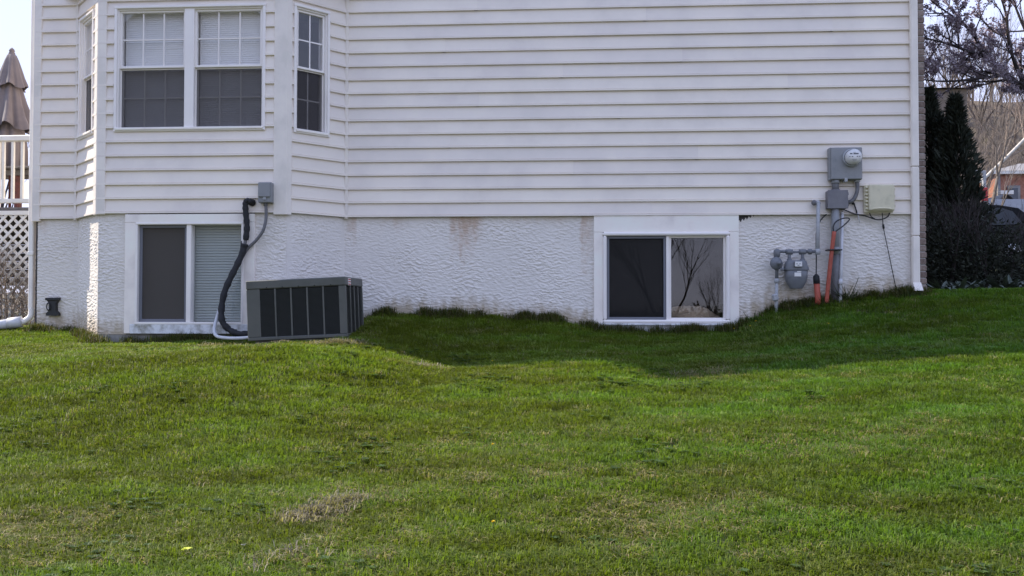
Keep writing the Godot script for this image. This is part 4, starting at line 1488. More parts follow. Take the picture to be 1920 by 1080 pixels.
	obj("inlet_pipe", s, "gas_grey", K)
	s = mb(true)
	tube(s, [V(3.005, 0.885, zc), V(3.04, 0.885, zc), V(3.045, 0.885, zc), V(3.075, 0.885, zc), V(3.08, 0.885, zc), V(3.14, 0.884, zc)], [0.016, 0.016, 0.030, 0.030, 0.016, 0.016], 12)
	obj("outlet_pipe", s, "gas_grey", K)
	s = mb(true)
	lathe(s, V(2.728, 0.878, zc), V(0, 1, 0), [[0.0, -0.05], [0.030, -0.048], [0.034, -0.02], [0.036, 0.0], [0.032, 0.022], [0.015, 0.036], [0.0, 0.038]], 14)
	obj("elbow", s, "gas_grey", K)
	s = mb(true)
	lathe(s, V(2.722, 0.765, zc + 0.045), V(0.35, 0.05, 1).normalized(), [[0.0, -0.07], [0.045, -0.068], [0.062, -0.03], [0.068, -0.028], [0.068, -0.012], [0.060, -0.008], [0.040, 0.022], [0.022, 0.026], [0.022, 0.045], [0.0, 0.047]], 20)
	obj("regulator", s, "gas_grey", K)
	s = mb(true)
	tube(s, [V(2.765, 0.72, zc + 0.06), V(2.765, 0.685, zc + 0.06)], 0.017, 10)
	obj("vent_cap", s, "gas_grey", K)
	s = mb(true)
	tube(s, [V(2.726, 0.84, zc), V(2.724, 0.60, zc)], 0.018, 12)
	obj("riser", s, "gas_grey", K)
	s = mb(true)
	tube(s, [V(2.724, 0.61, zc), V(2.724, 0.60, zc), V(2.723, 0.57, zc), V(2.723, 0.56, zc)], [0.02, 0.029, 0.029, 0.02], 8)
	obj("union_nut", s, "galvanised", K)
	s = mb(true)
	tube(s, [V(2.723, 0.57, zc), V(2.716, 0.18, zc)], 0.0175, 12)
	obj("supply_pipe", s, "galvanised", K)
	s = mb()
	bbox(s, V(2.705, 0.415, zc + 0.01), V(0.06, 0.075, 0.06), 0.014, Basis(V(0, 0, 1), 0.2))
	obj("shutoff_valve", s, "galvanised", K)
	K = thing("gas_house_pipe", "pale galvanised gas pipe climbing the wall above the gas meter", "pipe", V(3.14, 0.88, 0.1))
	s = mb(true)
	tube(s, [V(3.138, 0.87, zc), V(3.143, 1.12, zc - 0.005), V(3.150, 1.385, zc - 0.01)], 0.0185, 12)
	obj("pipe", s, "galvanised", K)
	s = mb(true)
	lathe(s, V(3.138, 0.882, zc), V(0, 1, 0), [[0.0, -0.03], [0.026, -0.028], [0.028, 0.0], [0.026, 0.026], [0.019, 0.03]], 12)
	obj("elbow", s, "galvanised", K)
	s = mb(true)
	tube(s, curve([V(3.150, 1.375, zc - 0.01), V(3.150, 1.392, zc - 0.03), V(3.150, 1.395, 0.0)], 4), 0.024, 12)
	obj("wall_elbow", s, "galvanised", K)
	s = mb(true)
	lathe(s, V(3.118, 1.388, zc - 0.035), V(-0.5, 0, 0.8).normalized(), [[0.012, -0.04], [0.012, 0.0], [0.026, 0.004], [0.029, 0.014], [0.022, 0.024], [0.0, 0.028]], 14)
	obj("vent_cap", s, "conduit_grey", K)
	# --- corner downspout
	K = thing("corner_downspout", "wide white downspout beside the brick corner of the house", "downspout", V(4.135, 0.5, 0.05))
	for q in [[0.56, 1.04], [1.045, 1.75], [1.755, 3.9], [3.905, 6.2]]:
		s = mb()
		span(s, V(4.098, q[0], 0.008), V(4.172, q[1] + 0.003, 0.064), 0.010)
		obj("pipe_section", s, "trim", K)
	s = mb()
	for i in 4:
		var a0: Vector3 = [V(4.095, 0.57, 0.006), V(4.175, 0.57, 0.006), V(4.175, 0.57, 0.067), V(4.095, 0.57, 0.067)][i]
		var b0: Vector3 = [V(4.175, 0.57, 0.006), V(4.175, 0.57, 0.067), V(4.095, 0.57, 0.067), V(4.095, 0.57, 0.006)][i]
		var a1: Vector3 = [V(4.098, 0.475, 0.03), V(4.180, 0.475, 0.03), V(4.180, 0.485, 0.12), V(4.098, 0.485, 0.12)][i]
		var b1: Vector3 = [V(4.180, 0.475, 0.03), V(4.180, 0.485, 0.12), V(4.098, 0.485, 0.12), V(4.098, 0.475, 0.03)][i]
		quad(s, a0, b0, b1, a1)
	obj("outlet", s, "trim", K)
	# --- heap behind the right basement pane
	K = thing("straw_heap", "tan straw coloured heap showing at the foot of the basement pane", "heap", V(1.92, 0.1, -0.38))
	s = mb(true)
	var n := 40
	var rows := []
	for j in 13:
		var row := []
		for i in n:
			var a := TAU * i / n
			var f := j / 12.0
			var d := V(cos(a) * cos(f * PI * 0.5), sin(f * PI * 0.5), sin(a) * cos(f * PI * 0.5))
			var l := 1.0 + 0.22 * nz.get_noise_3d(d.x * 130.0, d.y * 190.0, d.z * 130.0) + 0.10 * nz.get_noise_3d(d.x * 700.0, d.y * 900.0, d.z * 600.0)
			row.append(V(1.93, 0.10, -0.36) + V(d.x * 0.31, d.y * 0.235, d.z * 0.17) * l)
		rows.append(row)
	for j in 12:
		for i in n:
			var i2 := (i + 1) % n
			quad(s, rows[j][i2], rows[j][i], rows[j + 1][i], rows[j + 1][i2])
	obj("heap", s, "tan_straw", K)

# superelliptic loft: rows of [y, half width]; depth = half width * ratio
func loft(s: SurfaceTool, cx: float, cz: float, rows: Array, ratio: float) -> void:
	var n := 28
	var R := []
	for r in rows:
		var row := []
		for k in n:
			var a := TAU * k / n
			var c := cos(a)
			var d := sin(a)
			row.append(V(cx + signf(c) * pow(absf(c), 0.6) * r[1], r[0], cz + signf(d) * pow(absf(d), 0.6) * minf(r[1] * ratio, 0.072)))
		R.append(row)
	for i in R.size() - 1:
		for k in n:
			var k2 := (k + 1) % n
			quad(s, R[i][k2], R[i][k], R[i + 1][k], R[i + 1][k2])
	for k in n:
		var k2 := (k + 1) % n
		tri(s, V(cx, rows[0][0], cz), R[0][k], R[0][k2])
		tri(s, V(cx, rows[-1][0], cz), R[-1][k2], R[-1][k])

# ---------------------------------------------------------------- far things
func build_far() -> void:
	var s: SurfaceTool
	# wooded hillside
	s = mb(true)
	var pts := []
	for j in 15:
		var row := []
		for i in 40:
			var x := -60.0 + i * 6.0
			var z := -38.0 - j * 3.0
			var f := smoothstep(0.0, 1.0, j / 9.0)
			row.append(V(x, 1.0 + 16.0 * f * smoothstep(-30.0, 30.0, x) + 1.0 * nz.get_noise_2d(x * 6.0, z * 6.0) - (1.5 if j == 0 else 0.0), z))
		pts.append(row)
	for j in 14:
		for i in 39:
			quad(s, pts[j][i], pts[j][i + 1], pts[j + 1][i + 1], pts[j + 1][i])
	var hl := obj("hillside", s, "hill")
	tag(hl, "brown leaf covered hillside behind the houses", "hillside", "", "structure")
	# brown neighbouring house beside the brick corner
	var B := thing("brown_house", "brown walled neighbouring house behind the evergreens", "house", V(13.0, 2.2, -29.0))
	s = mb()
	span(s, V(8.0, 0.5, -36.0), V(15.85, 8.75, -25.5), 0.02)
	obj("wall", s, "far_brown", B)
	s = mb()
	for q in [[V(7.7, 8.75, -25.3), V(16.0, 8.75, -25.3), V(15.0, 9.75, -31.0), V(9.0, 9.75, -31.0)], [V(16.0, 8.75, -25.3), V(16.0, 8.75, -36.3), V(15.0, 9.75, -31.0), V(15.0, 9.75, -31.0)], [V(16.0, 8.75, -36.3), V(7.7, 8.75, -36.3), V(9.0, 9.75, -31.0), V(15.0, 9.75, -31.0)], [V(7.7, 8.75, -36.3), V(7.7, 8.75, -25.3), V(9.0, 9.75, -31.0), V(9.0, 9.75, -31.0)]]:
		tri(s, q[0], q[1], q[2])
		if q[2] != q[3]: tri(s, q[0], q[2], q[3])
	obj("roof", s, "far_brown", B)
	# brick house with white rake board
	var R := thing("brick_house", "red brick house with white fascia beyond the black car", "house", V(24.0, 2.2, -34.0))
	s = mb()
	var gz := -31.9
	var wl := 19.85
	var wr := 29.0
	quad(s, V(wl, 1.5, gz), V(wr, 1.5, gz), V(wr, 6.5, gz), V(wl, 6.5, gz))
	quad(s, V(wl, 1.5, gz - 8), V(wl, 1.5, gz), V(wl, 6.5, gz), V(wl, 6.5, gz - 8))
	quad(s, V(wr, 1.5, gz), V(wr, 1.5, gz - 8), V(wr, 6.5, gz - 8), V(wr, 6.5, gz))
	obj("wall", s, "far_brick", R)
	s = mb()
	var rp := [V(wl - 0.3, 6.5, gz + 0.3), V(wr + 0.3, 6.5, gz + 0.3), V(wr + 0.3, 6.5, gz - 8.3), V(wl - 0.3, 6.5, gz - 8.3), V(wl + 3.0, 7.5, gz - 4), V(wr - 3.0, 7.5, gz - 4)]
	quad(s, rp[0], rp[1], rp[5], rp[4])
	tri(s, rp[1], rp[2], rp[5])
	quad(s, rp[2], rp[3], rp[4], rp[5])
	tri(s, rp[3], rp[0], rp[4])
	obj("roof", s, "far_grey", R)
	s = mb()
	span(s, V(wl - 0.3, 6.36, gz + 0.22), V(wr + 0.3, 6.5, gz + 0.29), 0.01)
	obj("fascia", s, "rail_white", R)
	for q in [[20.62, 4.95, 0.16, 0.8]]:
		s = mb()
		span(s, V(q[0] - q[2] - 0.12, q[1] - 0.12, gz + 0.01), V(q[0] + q[2] + 0.12, q[1] + q[3] + 0.12, gz + 0.07), 0.01)
		var wn := obj("window", s, "far_grey", R)
		s = mb()
		span(s, V(q[0] - q[2], q[1], gz + 0.05), V(q[0] + q[2], q[1] + q[3], gz + 0.085), 0.0)
		obj("pane", s, "far_window", wn)
	s = mb()
	span(s, V(19.88, 2.0, gz + 0.02), V(20.0, 6.4, gz + 0.14), 0.01)
	obj("downpipe", s, "far_grey", R)
	# porch roof and low wing of that house
	s = mb()
	var pz := gz + 2.2
	quad(s, V(18.5, 4.45, pz), V(19.3, 5.25, pz), V(19.3, 5.25, gz), V(18.5, 4.45, gz))
	quad(s, V(19.3, 5.25, pz), V(20.1, 4.45, pz), V(20.1, 4.45, gz), V(19.3, 5.25, gz))
	obj("porch_roof", s, "far_grey", R)
	s = mb()
	tri(s, V(18.6, 4.45, pz - 0.1), V(20.0, 4.45, pz - 0.1), V(19.3, 5.15, pz - 0.1))
	obj("porch_gable", s, "far_dark", R)
	s = mb()
	span(s, V(18.62, 1.8, pz - 0.3), V(18.8, 4.45, pz - 0.12), 0.01)
	span(s, V(19.8, 1.8, pz - 0.3), V(19.98, 4.45, pz - 0.12), 0.01)
	obj("porch_post", s, "rail_white", R)
	s = mb()
	span(s, V(19.0, 5.2, pz - 0.2), V(19.55, 5.36, pz + 0.05), 0.01)
	obj("ridge_cap", s, "rail_white", R)
	var G := thing("garage", "low grey roofed garage with white walls beyond the black car", "garage", V(20.5, 1.5, -27.0))
	s = mb()
	span(s, V(17.1, 1.0, -29.0), V(24.0, 3.75, -25.0), 0.02)
	obj("wall", s, "rail_white", G)
	s = mb()
	quad(s, V(16.9, 3.80, -24.6), V(24.3, 3.80, -24.6), V(24.0, 4.85, -28.5), V(17.2, 4.85, -28.5))
	obj("roof", s, "far_grey", G)
	s = mb()
	span(s, V(16.9, 3.66, -24.6), V(24.3, 3.80, -24.54), 0.01)
	obj("fascia", s, "rail_white", G)
	# grey post with arm and red panel
	var P := thing("grey_post", "grey steel post with short arm above a red panel", "post", V(11.83, 1.2, -15.37))
	s = mb()
	span(s, V(11.79, 0.8, -15.41), V(11.87, 4.05, -15.33), 0.005)
	obj("post", s, "galvanised", P)
	s = mb()
	span(s, V(11.55, 3.98, -15.41), V(11.79, 4.06, -15.33), 0.005)
	obj("arm", s, "galvanised", P)
	s = mb()
	span(s, V(11.74, 3.22, -15.34), V(11.89, 3.58, -15.30), 0.005)
	obj("panel", s, "tail_red", P)
	build_car(V(10.15, gh(10.0, -13.4) - 0.02, -13.4))
	# bare woods on the hill and behind the houses, four kinds repeated
	var proto := []
	for k in 4:
		proto.append(null)
	var rg := RandomNumberGenerator.new()
	rg.seed = 5
	var labels := ["pale bare spreading tree in the woods on the hillside", "dark bare upright tree in the woods on the hillside", "grey bare slender tree in the woods on the hillside", "brown bare bushy tree in the woods on the hillside"]
	for i in 60:
		var k := i % 4
		var z := -37.0 - rg.randf() * 26.0
		var fx := 0.37 + rg.randf() * 0.20
		var d := 9.3 - z
		var p := V(d * fx, 0, z)
		var jf := smoothstep(0.0, 1.0, (-38.0 - z) / 3.0 / 9.0)
		p.y = maxf(gh(p.x, -34.0), 1.0 + 16.0 * jf * smoothstep(-30.0, 30.0, p.x)) - 0.3
		var h := rg.randf_range(5.0, 8.5)
		if proto[k] == null:
			proto[k] = bare_tree(labels[k], p, 9.0, 6, 100 + k, ["bark", "bark_dark", "bark_pale", "bark"][k], "bare trees of the hillside woods")
		else:
			var o: Node3D = proto[k].duplicate()
			o.name = name_for("bare_tree", self)
			add_child(o)
			o.position = p
		var t: Node3D = get_child(get_child_count() - 1)
		t.rotation.y = rg.randf() * TAU
		t.scale = Vector3.ONE * h / 9.0
	# single bare trees
	bare_tree("bare tree with stout trunk standing before the brick house", V(12.1, 1.3, -15.6), 6.0, 6, 207, "bark")
	bare_tree("bare tree beyond the deck and umbrella", V(-19.5, 0.2, -20.0), 8.0, 6, 206, "bark_dark")
	var LT := thing("leaning_tree", "pale barked leaning tree trunk slanting before the bare woods", "tree", V(13.4, 2.0, -21.4))
	s = mb(true)
	tube(s, curve([V(13.4, 1.9, -21.4), V(14.2, 4.2, -21.5), V(14.73, 4.8, -21.55), V(15.36, 5.4, -21.58), V(15.99, 6.03, -21.61), V(17.25, 7.34, -21.66)], 5), 0.052, 9)
	obj("trunk", s, "bark_white", LT)
	s = mb()
	var lo := {"up": 0.2, "taper": 0.7, "kids": 2, "spread": 0.9, "ends": []}
	for q in [V(15.36, 5.4, -21.58), V(15.99, 6.03, -21.61), V(16.6, 6.7, -21.63), V(17.25, 7.34, -21.66)]:
		for k in 2: branch(s, q, (rdir(rng) * 0.7 + V(0.2, 0.8, 0)).normalized(), 0.7, 0.022, 4, rng, lo)
	obj("crown", s, "bark_pale", LT)
	for q in [[12.9, -19.0, 4.8, 401], [14.6, -22.5, 5.6, 402], [13.3, -24.0, 6.2, 403], [16.6, -27.0, 6.0, 404], [11.4, -17.5, 4.0, 405], [15.4, -23.0, 4.4, 406]]:
		bare_tree("thin twiggy bare sapling between the black car and the brick house", V(q[0], gh(q[0], q[1]) - 0.1, q[1]), q[2], 6, int(q[3]), "bark" if int(q[3]) % 2 == 0 else "bark_pale", "bare saplings before the brick house")
	# seen in the basement glass
	bare_tree("large dark bare tree across the lawn facing the basement window", V(3.7, gh(3.7, 19.0), 19.0), 6.0, 7, 309, "bark_dark")
	bare_tree("bare tree far across the lawn with wide low crown", V(8.4, gh(8.4, 38.0), 38.0), 4.6, 6, 302, "bark_dark")
	bare_tree("bare tree far across the lawn with narrow crown", V(10.6, gh(10.6, 42.0), 42.0), 5.0, 6, 303, "bark_dark")
	shrub("hedge_shrub", "wide dark shrub far across the lawn", V(9.0, gh(9.0, 40.0), 40.0), V(12.0, 2.3, 2.0), 14, 6000, 0.3, "shrub_leaf", "bark_dark", 77)
	var N := thing("neighbour_house", "tall gabled grey house across the lawn opposite the bay", "house", V(-12.5, -1.5, 26.0))
	s = mb()
	span(s, V(-18.5, -3.0, 22.0), V(-6.5, 7.6, 32.0), 0.0)
	obj("wall", s, "far_grey", N)
	s = mb()
	tri(s, V(-18.5, 7.6, 22.0), V(-12.5, 12.4, 22.0), V(-6.5, 7.6, 22.0))
	obj("gable", s, "far_grey", N)
	s = mb()
	quad(s, V(-6.0, 7.2, 21.7), V(-6.0, 7.2, 32.0), V(-12.5, 12.45, 32.0), V(-12.5, 12.45, 21.7))
	quad(s, V(-19.0, 7.2, 32.0), V(-19.0, 7.2, 21.7), V(-12.5, 12.45, 21.7), V(-12.5, 12.45, 32.0))
	obj("roof", s, "roof", N)
	for q in [[-15.5, 1.0], [-9.5, 1.0], [-15.5, 4.6], [-9.5, 4.6]]:
		s = mb()
		span(s, V(q[0] - 0.6, q[1], 21.93), V(q[0] + 0.6, q[1] + 1.6, 21.99), 0.0)
		obj("window", s, "far_window", N)

func build_car(at: Vector3) -> void:
	# rear of the car to the right; x 0 is the rear bumper side measured to the left
	var C := thing("parked_car", "black parked car with red tail lamp beyond the dark shrubs", "car", at, "", Basis.IDENTITY, true)
	var side := [[-2.7, .35], [-2.72, .62], [-2.55, .82], [-1.6, .92], [-0.75, 1.40], [-0.3, 1.47], [0.8, 1.46], [1.25, 1.38], [1.65, 0.98], [1.78, 0.93], [1.82, .60], [1.78, .33]]
	var s := mb()
	var hw := 0.88
	for sg in [-1.0, 1.0]:
		for i in range(1, side.size() - 1):
			var w0 := func(k): return hw - maxf(0.0, side[k][1] - 0.9) * 0.35
			var a := V(side[0][0], side[0][1], sg * w0.call(0))
			var b := V(side[i][0], side[i][1], sg * w0.call(i))
			var c := V(side[i + 1][0], side[i + 1][1], sg * w0.call(i + 1))
			if sg > 0: tri(s, a, c, b)
			else: tri(s, a, b, c)
	for i in side.size():
		var j := (i + 1) % side.size()
		var wi: float = hw - maxf(0.0, side[i][1] - 0.9) * 0.35
		var wj: float = hw - maxf(0.0, side[j][1] - 0.9) * 0.35
		quad(s, V(side[i][0], side[i][1], wi), V(side[j][0], side[j][1], wj), V(side[j][0], side[j][1], -wj), V(side[i][0], side[i][1], -wi))
	obj("body", s, "car_paint", C)
	for q in [[[-1.25, .95], [-0.65, 1.36], [0.1, 1.40], [0.1, .95]], [[0.2, .95], [0.2, 1.40], [0.85, 1.39], [1.1, 1.30], [1.3, .98]]]:
		s = mb()
		for i in range(1, q.size() - 1):
			var zz := func(y): return hw - maxf(0.0, y - 0.9) * 0.35 + 0.004
			tri(s, V(q[0][0], q[0][1], zz.call(q[0][1])), V(q[i][0], q[i][1], zz.call(q[i][1])), V(q[i + 1][0], q[i + 1][1], zz.call(q[i + 1][1])))
		obj("window", s, "car_glass", C)
	s = mb()
	quad(s, V(1.30, 1.34, 0.6), V(1.62, 1.03, 0.66), V(1.62, 1.03, -0.66), V(1.30, 1.34, -0.6))
	var rw := obj("rear_window", s, "car_glass", C)
	rw.position = V(0.012, 0.012, 0)
	for sg in [-1.0, 1.0]:
		s = mb()
		bbox(s, V(1.70, 0.84, sg * 0.74), V(0.22, 0.17, 0.30), 0.04)
		obj("tail_lamp", s, "tail_red", C)
	for q in [[-1.8, 1.0], [1.05, 1.0], [-1.8, -1.0], [1.05, -1.0]]:
		s = mb(true)
		lathe(s, V(q[0], 0.32, q[1] * 0.78), V(0, 0, q[1]), [[0.0, -0.1], [0.32, -0.1], [0.33, 0.08], [0.31, 0.11], [0.2, 0.11]], 24)
		var wh := obj("wheel", s, "tyre", C)
		s = mb(true)
		lathe(s, V(q[0], 0.32, q[1] * 0.78), V(0, 0, q[1]), [[0.21, 0.10], [0.19, 0.115], [0.0, 0.12]], 20)
		obj("rim", s, "rim", wh)

# ---------------------------------------------------------------- garden at the right
func build_garden() -> void:
	evergreen("narrow dark evergreen tight against the brick corner", V(5.47, gh(5.4, -2.95), -2.95), 2.62, 1.05, 9000, 1, "evergreens beside the brick corner")
	evergreen("taller broad dark evergreen one step out from the brick corner", V(5.56, gh(5.5, -2.36), -2.36), 2.40, 1.12, 11000, 2, "evergreens beside the brick corner")
	evergreen("small dark evergreen tucked between the two tall evergreens", V(5.54, gh(5.5, -2.75), -2.75), 2.2, 0.6, 5000, 3, "evergreens beside the brick corner")
	shrub("dark_shrub", "dark twiggy shrub under the evergreens by the brick corner", V(4.95, gh(4.9, -1.2), -1.3), V(0.50, 1.05, 0.45), 10, 4200, 0.04, "conifer2", "bark_dark", 21, "dark shrubs beside the house")
	shrub("dark_shrub", "rounded dark shrub in front of the broad evergreen", V(5.45, gh(5.4, -1.1), -1.15), V(0.58, 0.92, 0.5), 12, 4500, 0.04, "conifer2", "bark_dark", 22, "dark shrubs beside the house")
	shrub("dark_shrub", "low reddish dark shrub hiding the lower part of the car", V(6.15, gh(6.1, -1.3), -1.35), V(0.66, 0.74, 0.5), 14, 4600, 0.035, "shrub_leaf", "bark_dark", 23, "dark shrubs beside the house")
	shrub("dark_shrub", "dark spreading shrub at the far end of the planting", V(6.95, gh(6.9, -1.6), -1.7), V(0.6, 0.62, 0.5), 12, 3600, 0.035, "shrub_leaf", "bark_dark", 24, "dark shrubs beside the house")
	var rg := RandomNumberGenerator.new()
	rg.seed = 31
	for i in 16:
		var x := 4.55 + i * 0.15 + rg.randf_range(-0.05, 0.05)
		var z := -0.42 + rg.randf_range(-0.22, 0.18) + (0.12 if x > 5.1 else 0.0)
		var t := thing("perennial_clump", "grey green perennial clump with arching lance leaves along the lawn edge", "plant", V(x, gh(x, z), z), "perennials edging the lawn beside the house", Basis.IDENTITY, true)
		for k in 15:
			var s := mb()
			var a := rg.randf() * TAU
			blade_leaf(s, V(cos(a) * 0.03, -0.01, sin(a) * 0.03), V(cos(a), 0, sin(a)), rg.randf_range(0.18, 0.34), rg.randf_range(0.03, 0.055), rg.randf_range(0.15, 0.75))
			obj("leaf", s, "lance_leaf", t)
	# weeds by the pipes
	for q in [[3.42, 0.10, 0.3, 0], [3.05, 0.14, 0.16, 1], [3.48, 0.06, 0.22, 0], [4.02, 0.14, 0.17, 1], [3.20, 0.17, 0.14, 1], [2.50, 0.10, 0.12, 1]]:
		var t := thing("weed", ["straggly weed leaning on the stucco beside the white plastic pipe", "low weed at the foot of the stucco wall"][q[3]], "plant", V(q[0], gh(q[0], q[1]), q[1]), "weeds along the wall", Basis.IDENTITY, true)
		var s := mb()
		for k in 26:
			var a := rg.randf() * PI
			var d := V(cos(a), 0, sin(a) * 0.5)
			blade_leaf(s, V(rg.randf_range(-0.04, 0.04), -0.01, rg.randf_range(0.0, 0.03)), d, q[2] * rg.randf_range(0.5, 1.2), rg.randf_range(0.004, 0.012), rg.randf_range(-0.2, 0.5))
		obj("leaves", s, "weed", t)
	# flowering tree reaching in from the right
	var T := thing("flowering_tree", "dark limbed flowering tree with grey pink blossom over the evergreens", "tree", V(8.3, gh(8.3, -4.1), -4.1))
	var s := mb(true)
	var b := V(8.3, gh(8.3, -4.1) - 0.2, -4.1)
	tube(s, curve([b, b + V(-0.03, 1.2, 0), b + V(-0.15, 2.2, 0.02), V(7.75, 3.1, -4.05)], 5), [0.15, 0.145, 0.14, 0.14, 0.135, 0.13, 0.13, 0.125, 0.12, 0.12, 0.115, 0.11, 0.105, 0.10, 0.095, 0.09], 10)
	obj("trunk", s, "bark_dark", T)
	var o := {"up": 0.05, "taper": 0.72, "kids": 2, "spread": 0.8, "ends": []}
	var c := mb()
	var limbs := [
		[[7.75, 3.1, -4.05], [7.30, 3.50, -4.06], [6.98, 3.72, -4.0], [6.72, 3.99, -4.0], [6.45, 4.08, -4.0], [6.25, 4.15, -3.95], [5.95, 4.22, -3.9], [5.55, 4.32, -3.9]],
		[[6.98, 3.72, -4.0], [6.6, 3.66, -3.9], [6.2, 3.62, -3.9], [5.82, 3.64, -3.9], [5.45, 3.72, -3.8]],
		[[7.30, 3.50, -4.06], [6.95, 4.05, -3.8], [6.80, 4.5, -3.6], [6.6, 4.95, -3.5]],
		[[7.75, 3.1, -4.05], [7.6, 3.9, -4.2], [7.3, 4.6, -4.2], [7.1, 5.2, -4.2]],
		[[6.72, 3.99, -4.0], [6.5, 4.45, -4.1], [6.15, 4.8, -4.2], [5.8, 5.1, -4.2]],
		[[7.4, 3.42, -4.06], [7.2, 3.4, -3.7], [6.9, 3.5, -3.5], [6.7, 3.45, -3.4]]]
	rg.seed = 77
	for li in limbs.size():
		var lp := []
		for q in limbs[li]: lp.append(V(q[0], q[1], q[2]))
		var cp := curve(lp, 4)
		var r := []
		var r0: float = [0.062, 0.030, 0.036, 0.05, 0.030, 0.024][li]
		for k in cp.size(): r.append(lerpf(r0, 0.006, pow(float(k) / cp.size(), 0.7)))
		tube(c, cp, r, 7, false)
		for k in range(3, cp.size(), 2):
			var d: Vector3 = (cp[k] - cp[k - 1]).normalized()
			for e in 2:
				var dd: Vector3 = (d * 0.6 + rdir(rg) * 0.9 + V(0, 0.25, 0)).normalized()
				branch(c, cp[k], dd, rg.randf_range(0.16, 0.34), r[k] * 0.5 + 0.003, 3, rg, o)
	obj("limbs", c, "bark_dark", T)
	if true:
		var f := mb()
		for e in o.ends:
			if e[2] > 2: continue
			for k in 6:
				var p: Vector3 = e[0] + rdir(rg) * rg.randf() * 0.045
				var d := rdir(rg)
				card(f, p, d, d.cross(rdir(rg)).normalized(), rg.randf_range(0.022, 0.042), rg.randf_range(0.018, 0.032))
		var bo := obj("blossom", f, "blossom", T)
		bo.set_meta("kind", "stuff")

# ---------------------------------------------------------------- lawn
func wall_z(x: float) -> float:
	if x < -5.26 or x > 4.27: return -1.2 if x > 4.27 else -2.0
	if x < -4.76: return 0.0
	if x < -4.25: return (x + 4.76) / 0.51 * 0.5
	if x < -2.27: return 0.5
	if x < -1.79: return (-1.79 - x) / 0.48 * 0.5
	return 0.0

func tuft_mesh(n: int, rad: float, h0: float, h1: float, lean: float, straw: float, seed_n: int) -> ArrayMesh:
	var rg := RandomNumberGenerator.new()
	rg.seed = seed_n
	var s := SurfaceTool.new()
	s.begin(Mesh.PRIMITIVE_TRIANGLES)
	for i in n:
		var a := rg.randf() * TAU
		var p := V(cos(a), 0, sin(a)) * rad * sqrt(rg.randf())
		var l := rg.randf_range(h0, h1)
		var b := rg.randf() * TAU
		var d := V(cos(b), 0, sin(b))
		var side := V(-d.z, 0, d.x)
		var w := rg.randf_range(0.0014, 0.0026)
		var ln := lean * rg.randf_range(0.2, 1.3)
		var m := p + d * l * ln * 0.35 + V(0, l * 0.62, 0)
		var e := p + d * l * ln * 1.0 + V(0, l * (1.0 - ln * 0.25), 0)
		var t := rg.randf_range(0.64, 1.0)
		var c := Color(0.37 * t, 0.565 * t, 0.135 * t)
		if rg.randf() < 0.3: c = Color(0.45 * t, 0.61 * t, 0.135 * t)
		if rg.randf() < straw: c = Color(0.74 * t, 0.68 * t, 0.42 * t)
		var nn := (V(0, 0.8, 0) - d * 0.6).normalized()
		p.y -= 0.008
		var q := [p - side * w, p + side * w, m + side * w * 0.9, m - side * w * 0.9, e]
		for k in [0, 2, 1, 0, 3, 2, 3, 4, 2]:
			s.set_color(c)
			s.set_normal(nn)
			s.add_vertex(q[k])
	return s.commit()

func scatter(called: String, label: String, cat: String, mesh: Mesh, tf: Array, cols: Array, m: String) -> void:
	var mm := MultiMesh.new()
	mm.transform_format = MultiMesh.TRANSFORM_3D
	mm.use_colors = true
	mm.mesh = mesh
	mm.instance_count = tf.size()
	for i in tf.size():
		mm.set_instance_transform(i, tf[i])
		mm.set_instance_color(i, cols[i])
	var o := MultiMeshInstance3D.new()
	o.name = called
	o.multimesh = mm
	o.material_override = M[m]
	add_child(o)
	tag(o, label, cat, "", "stuff")

# bare or dead spots: x, z, radius x, radius z, strength
const DEAD := [[-0.58, 5.06, .16, .10, 1.0], [-0.45, 4.85, .4, .25, .28], [0.35, 4.7, .6, .3, .22], [-1.45, 1.45, .35, .12, .8], [-1.9, 1.42, .4, .08, .6], [1.66, 2.28, .35, .2, .4], [-0.4, 5.5, .4, .25, .25], [-0.55, 2.0, .2, .1, .5], [-2.0, 5.2, .5, .35, .3], [1.0, 5.2, .5, .3, .35], [2.2, 4.2, .8, .3, .25], [0.1, 4.0, .9, .2, .2]]

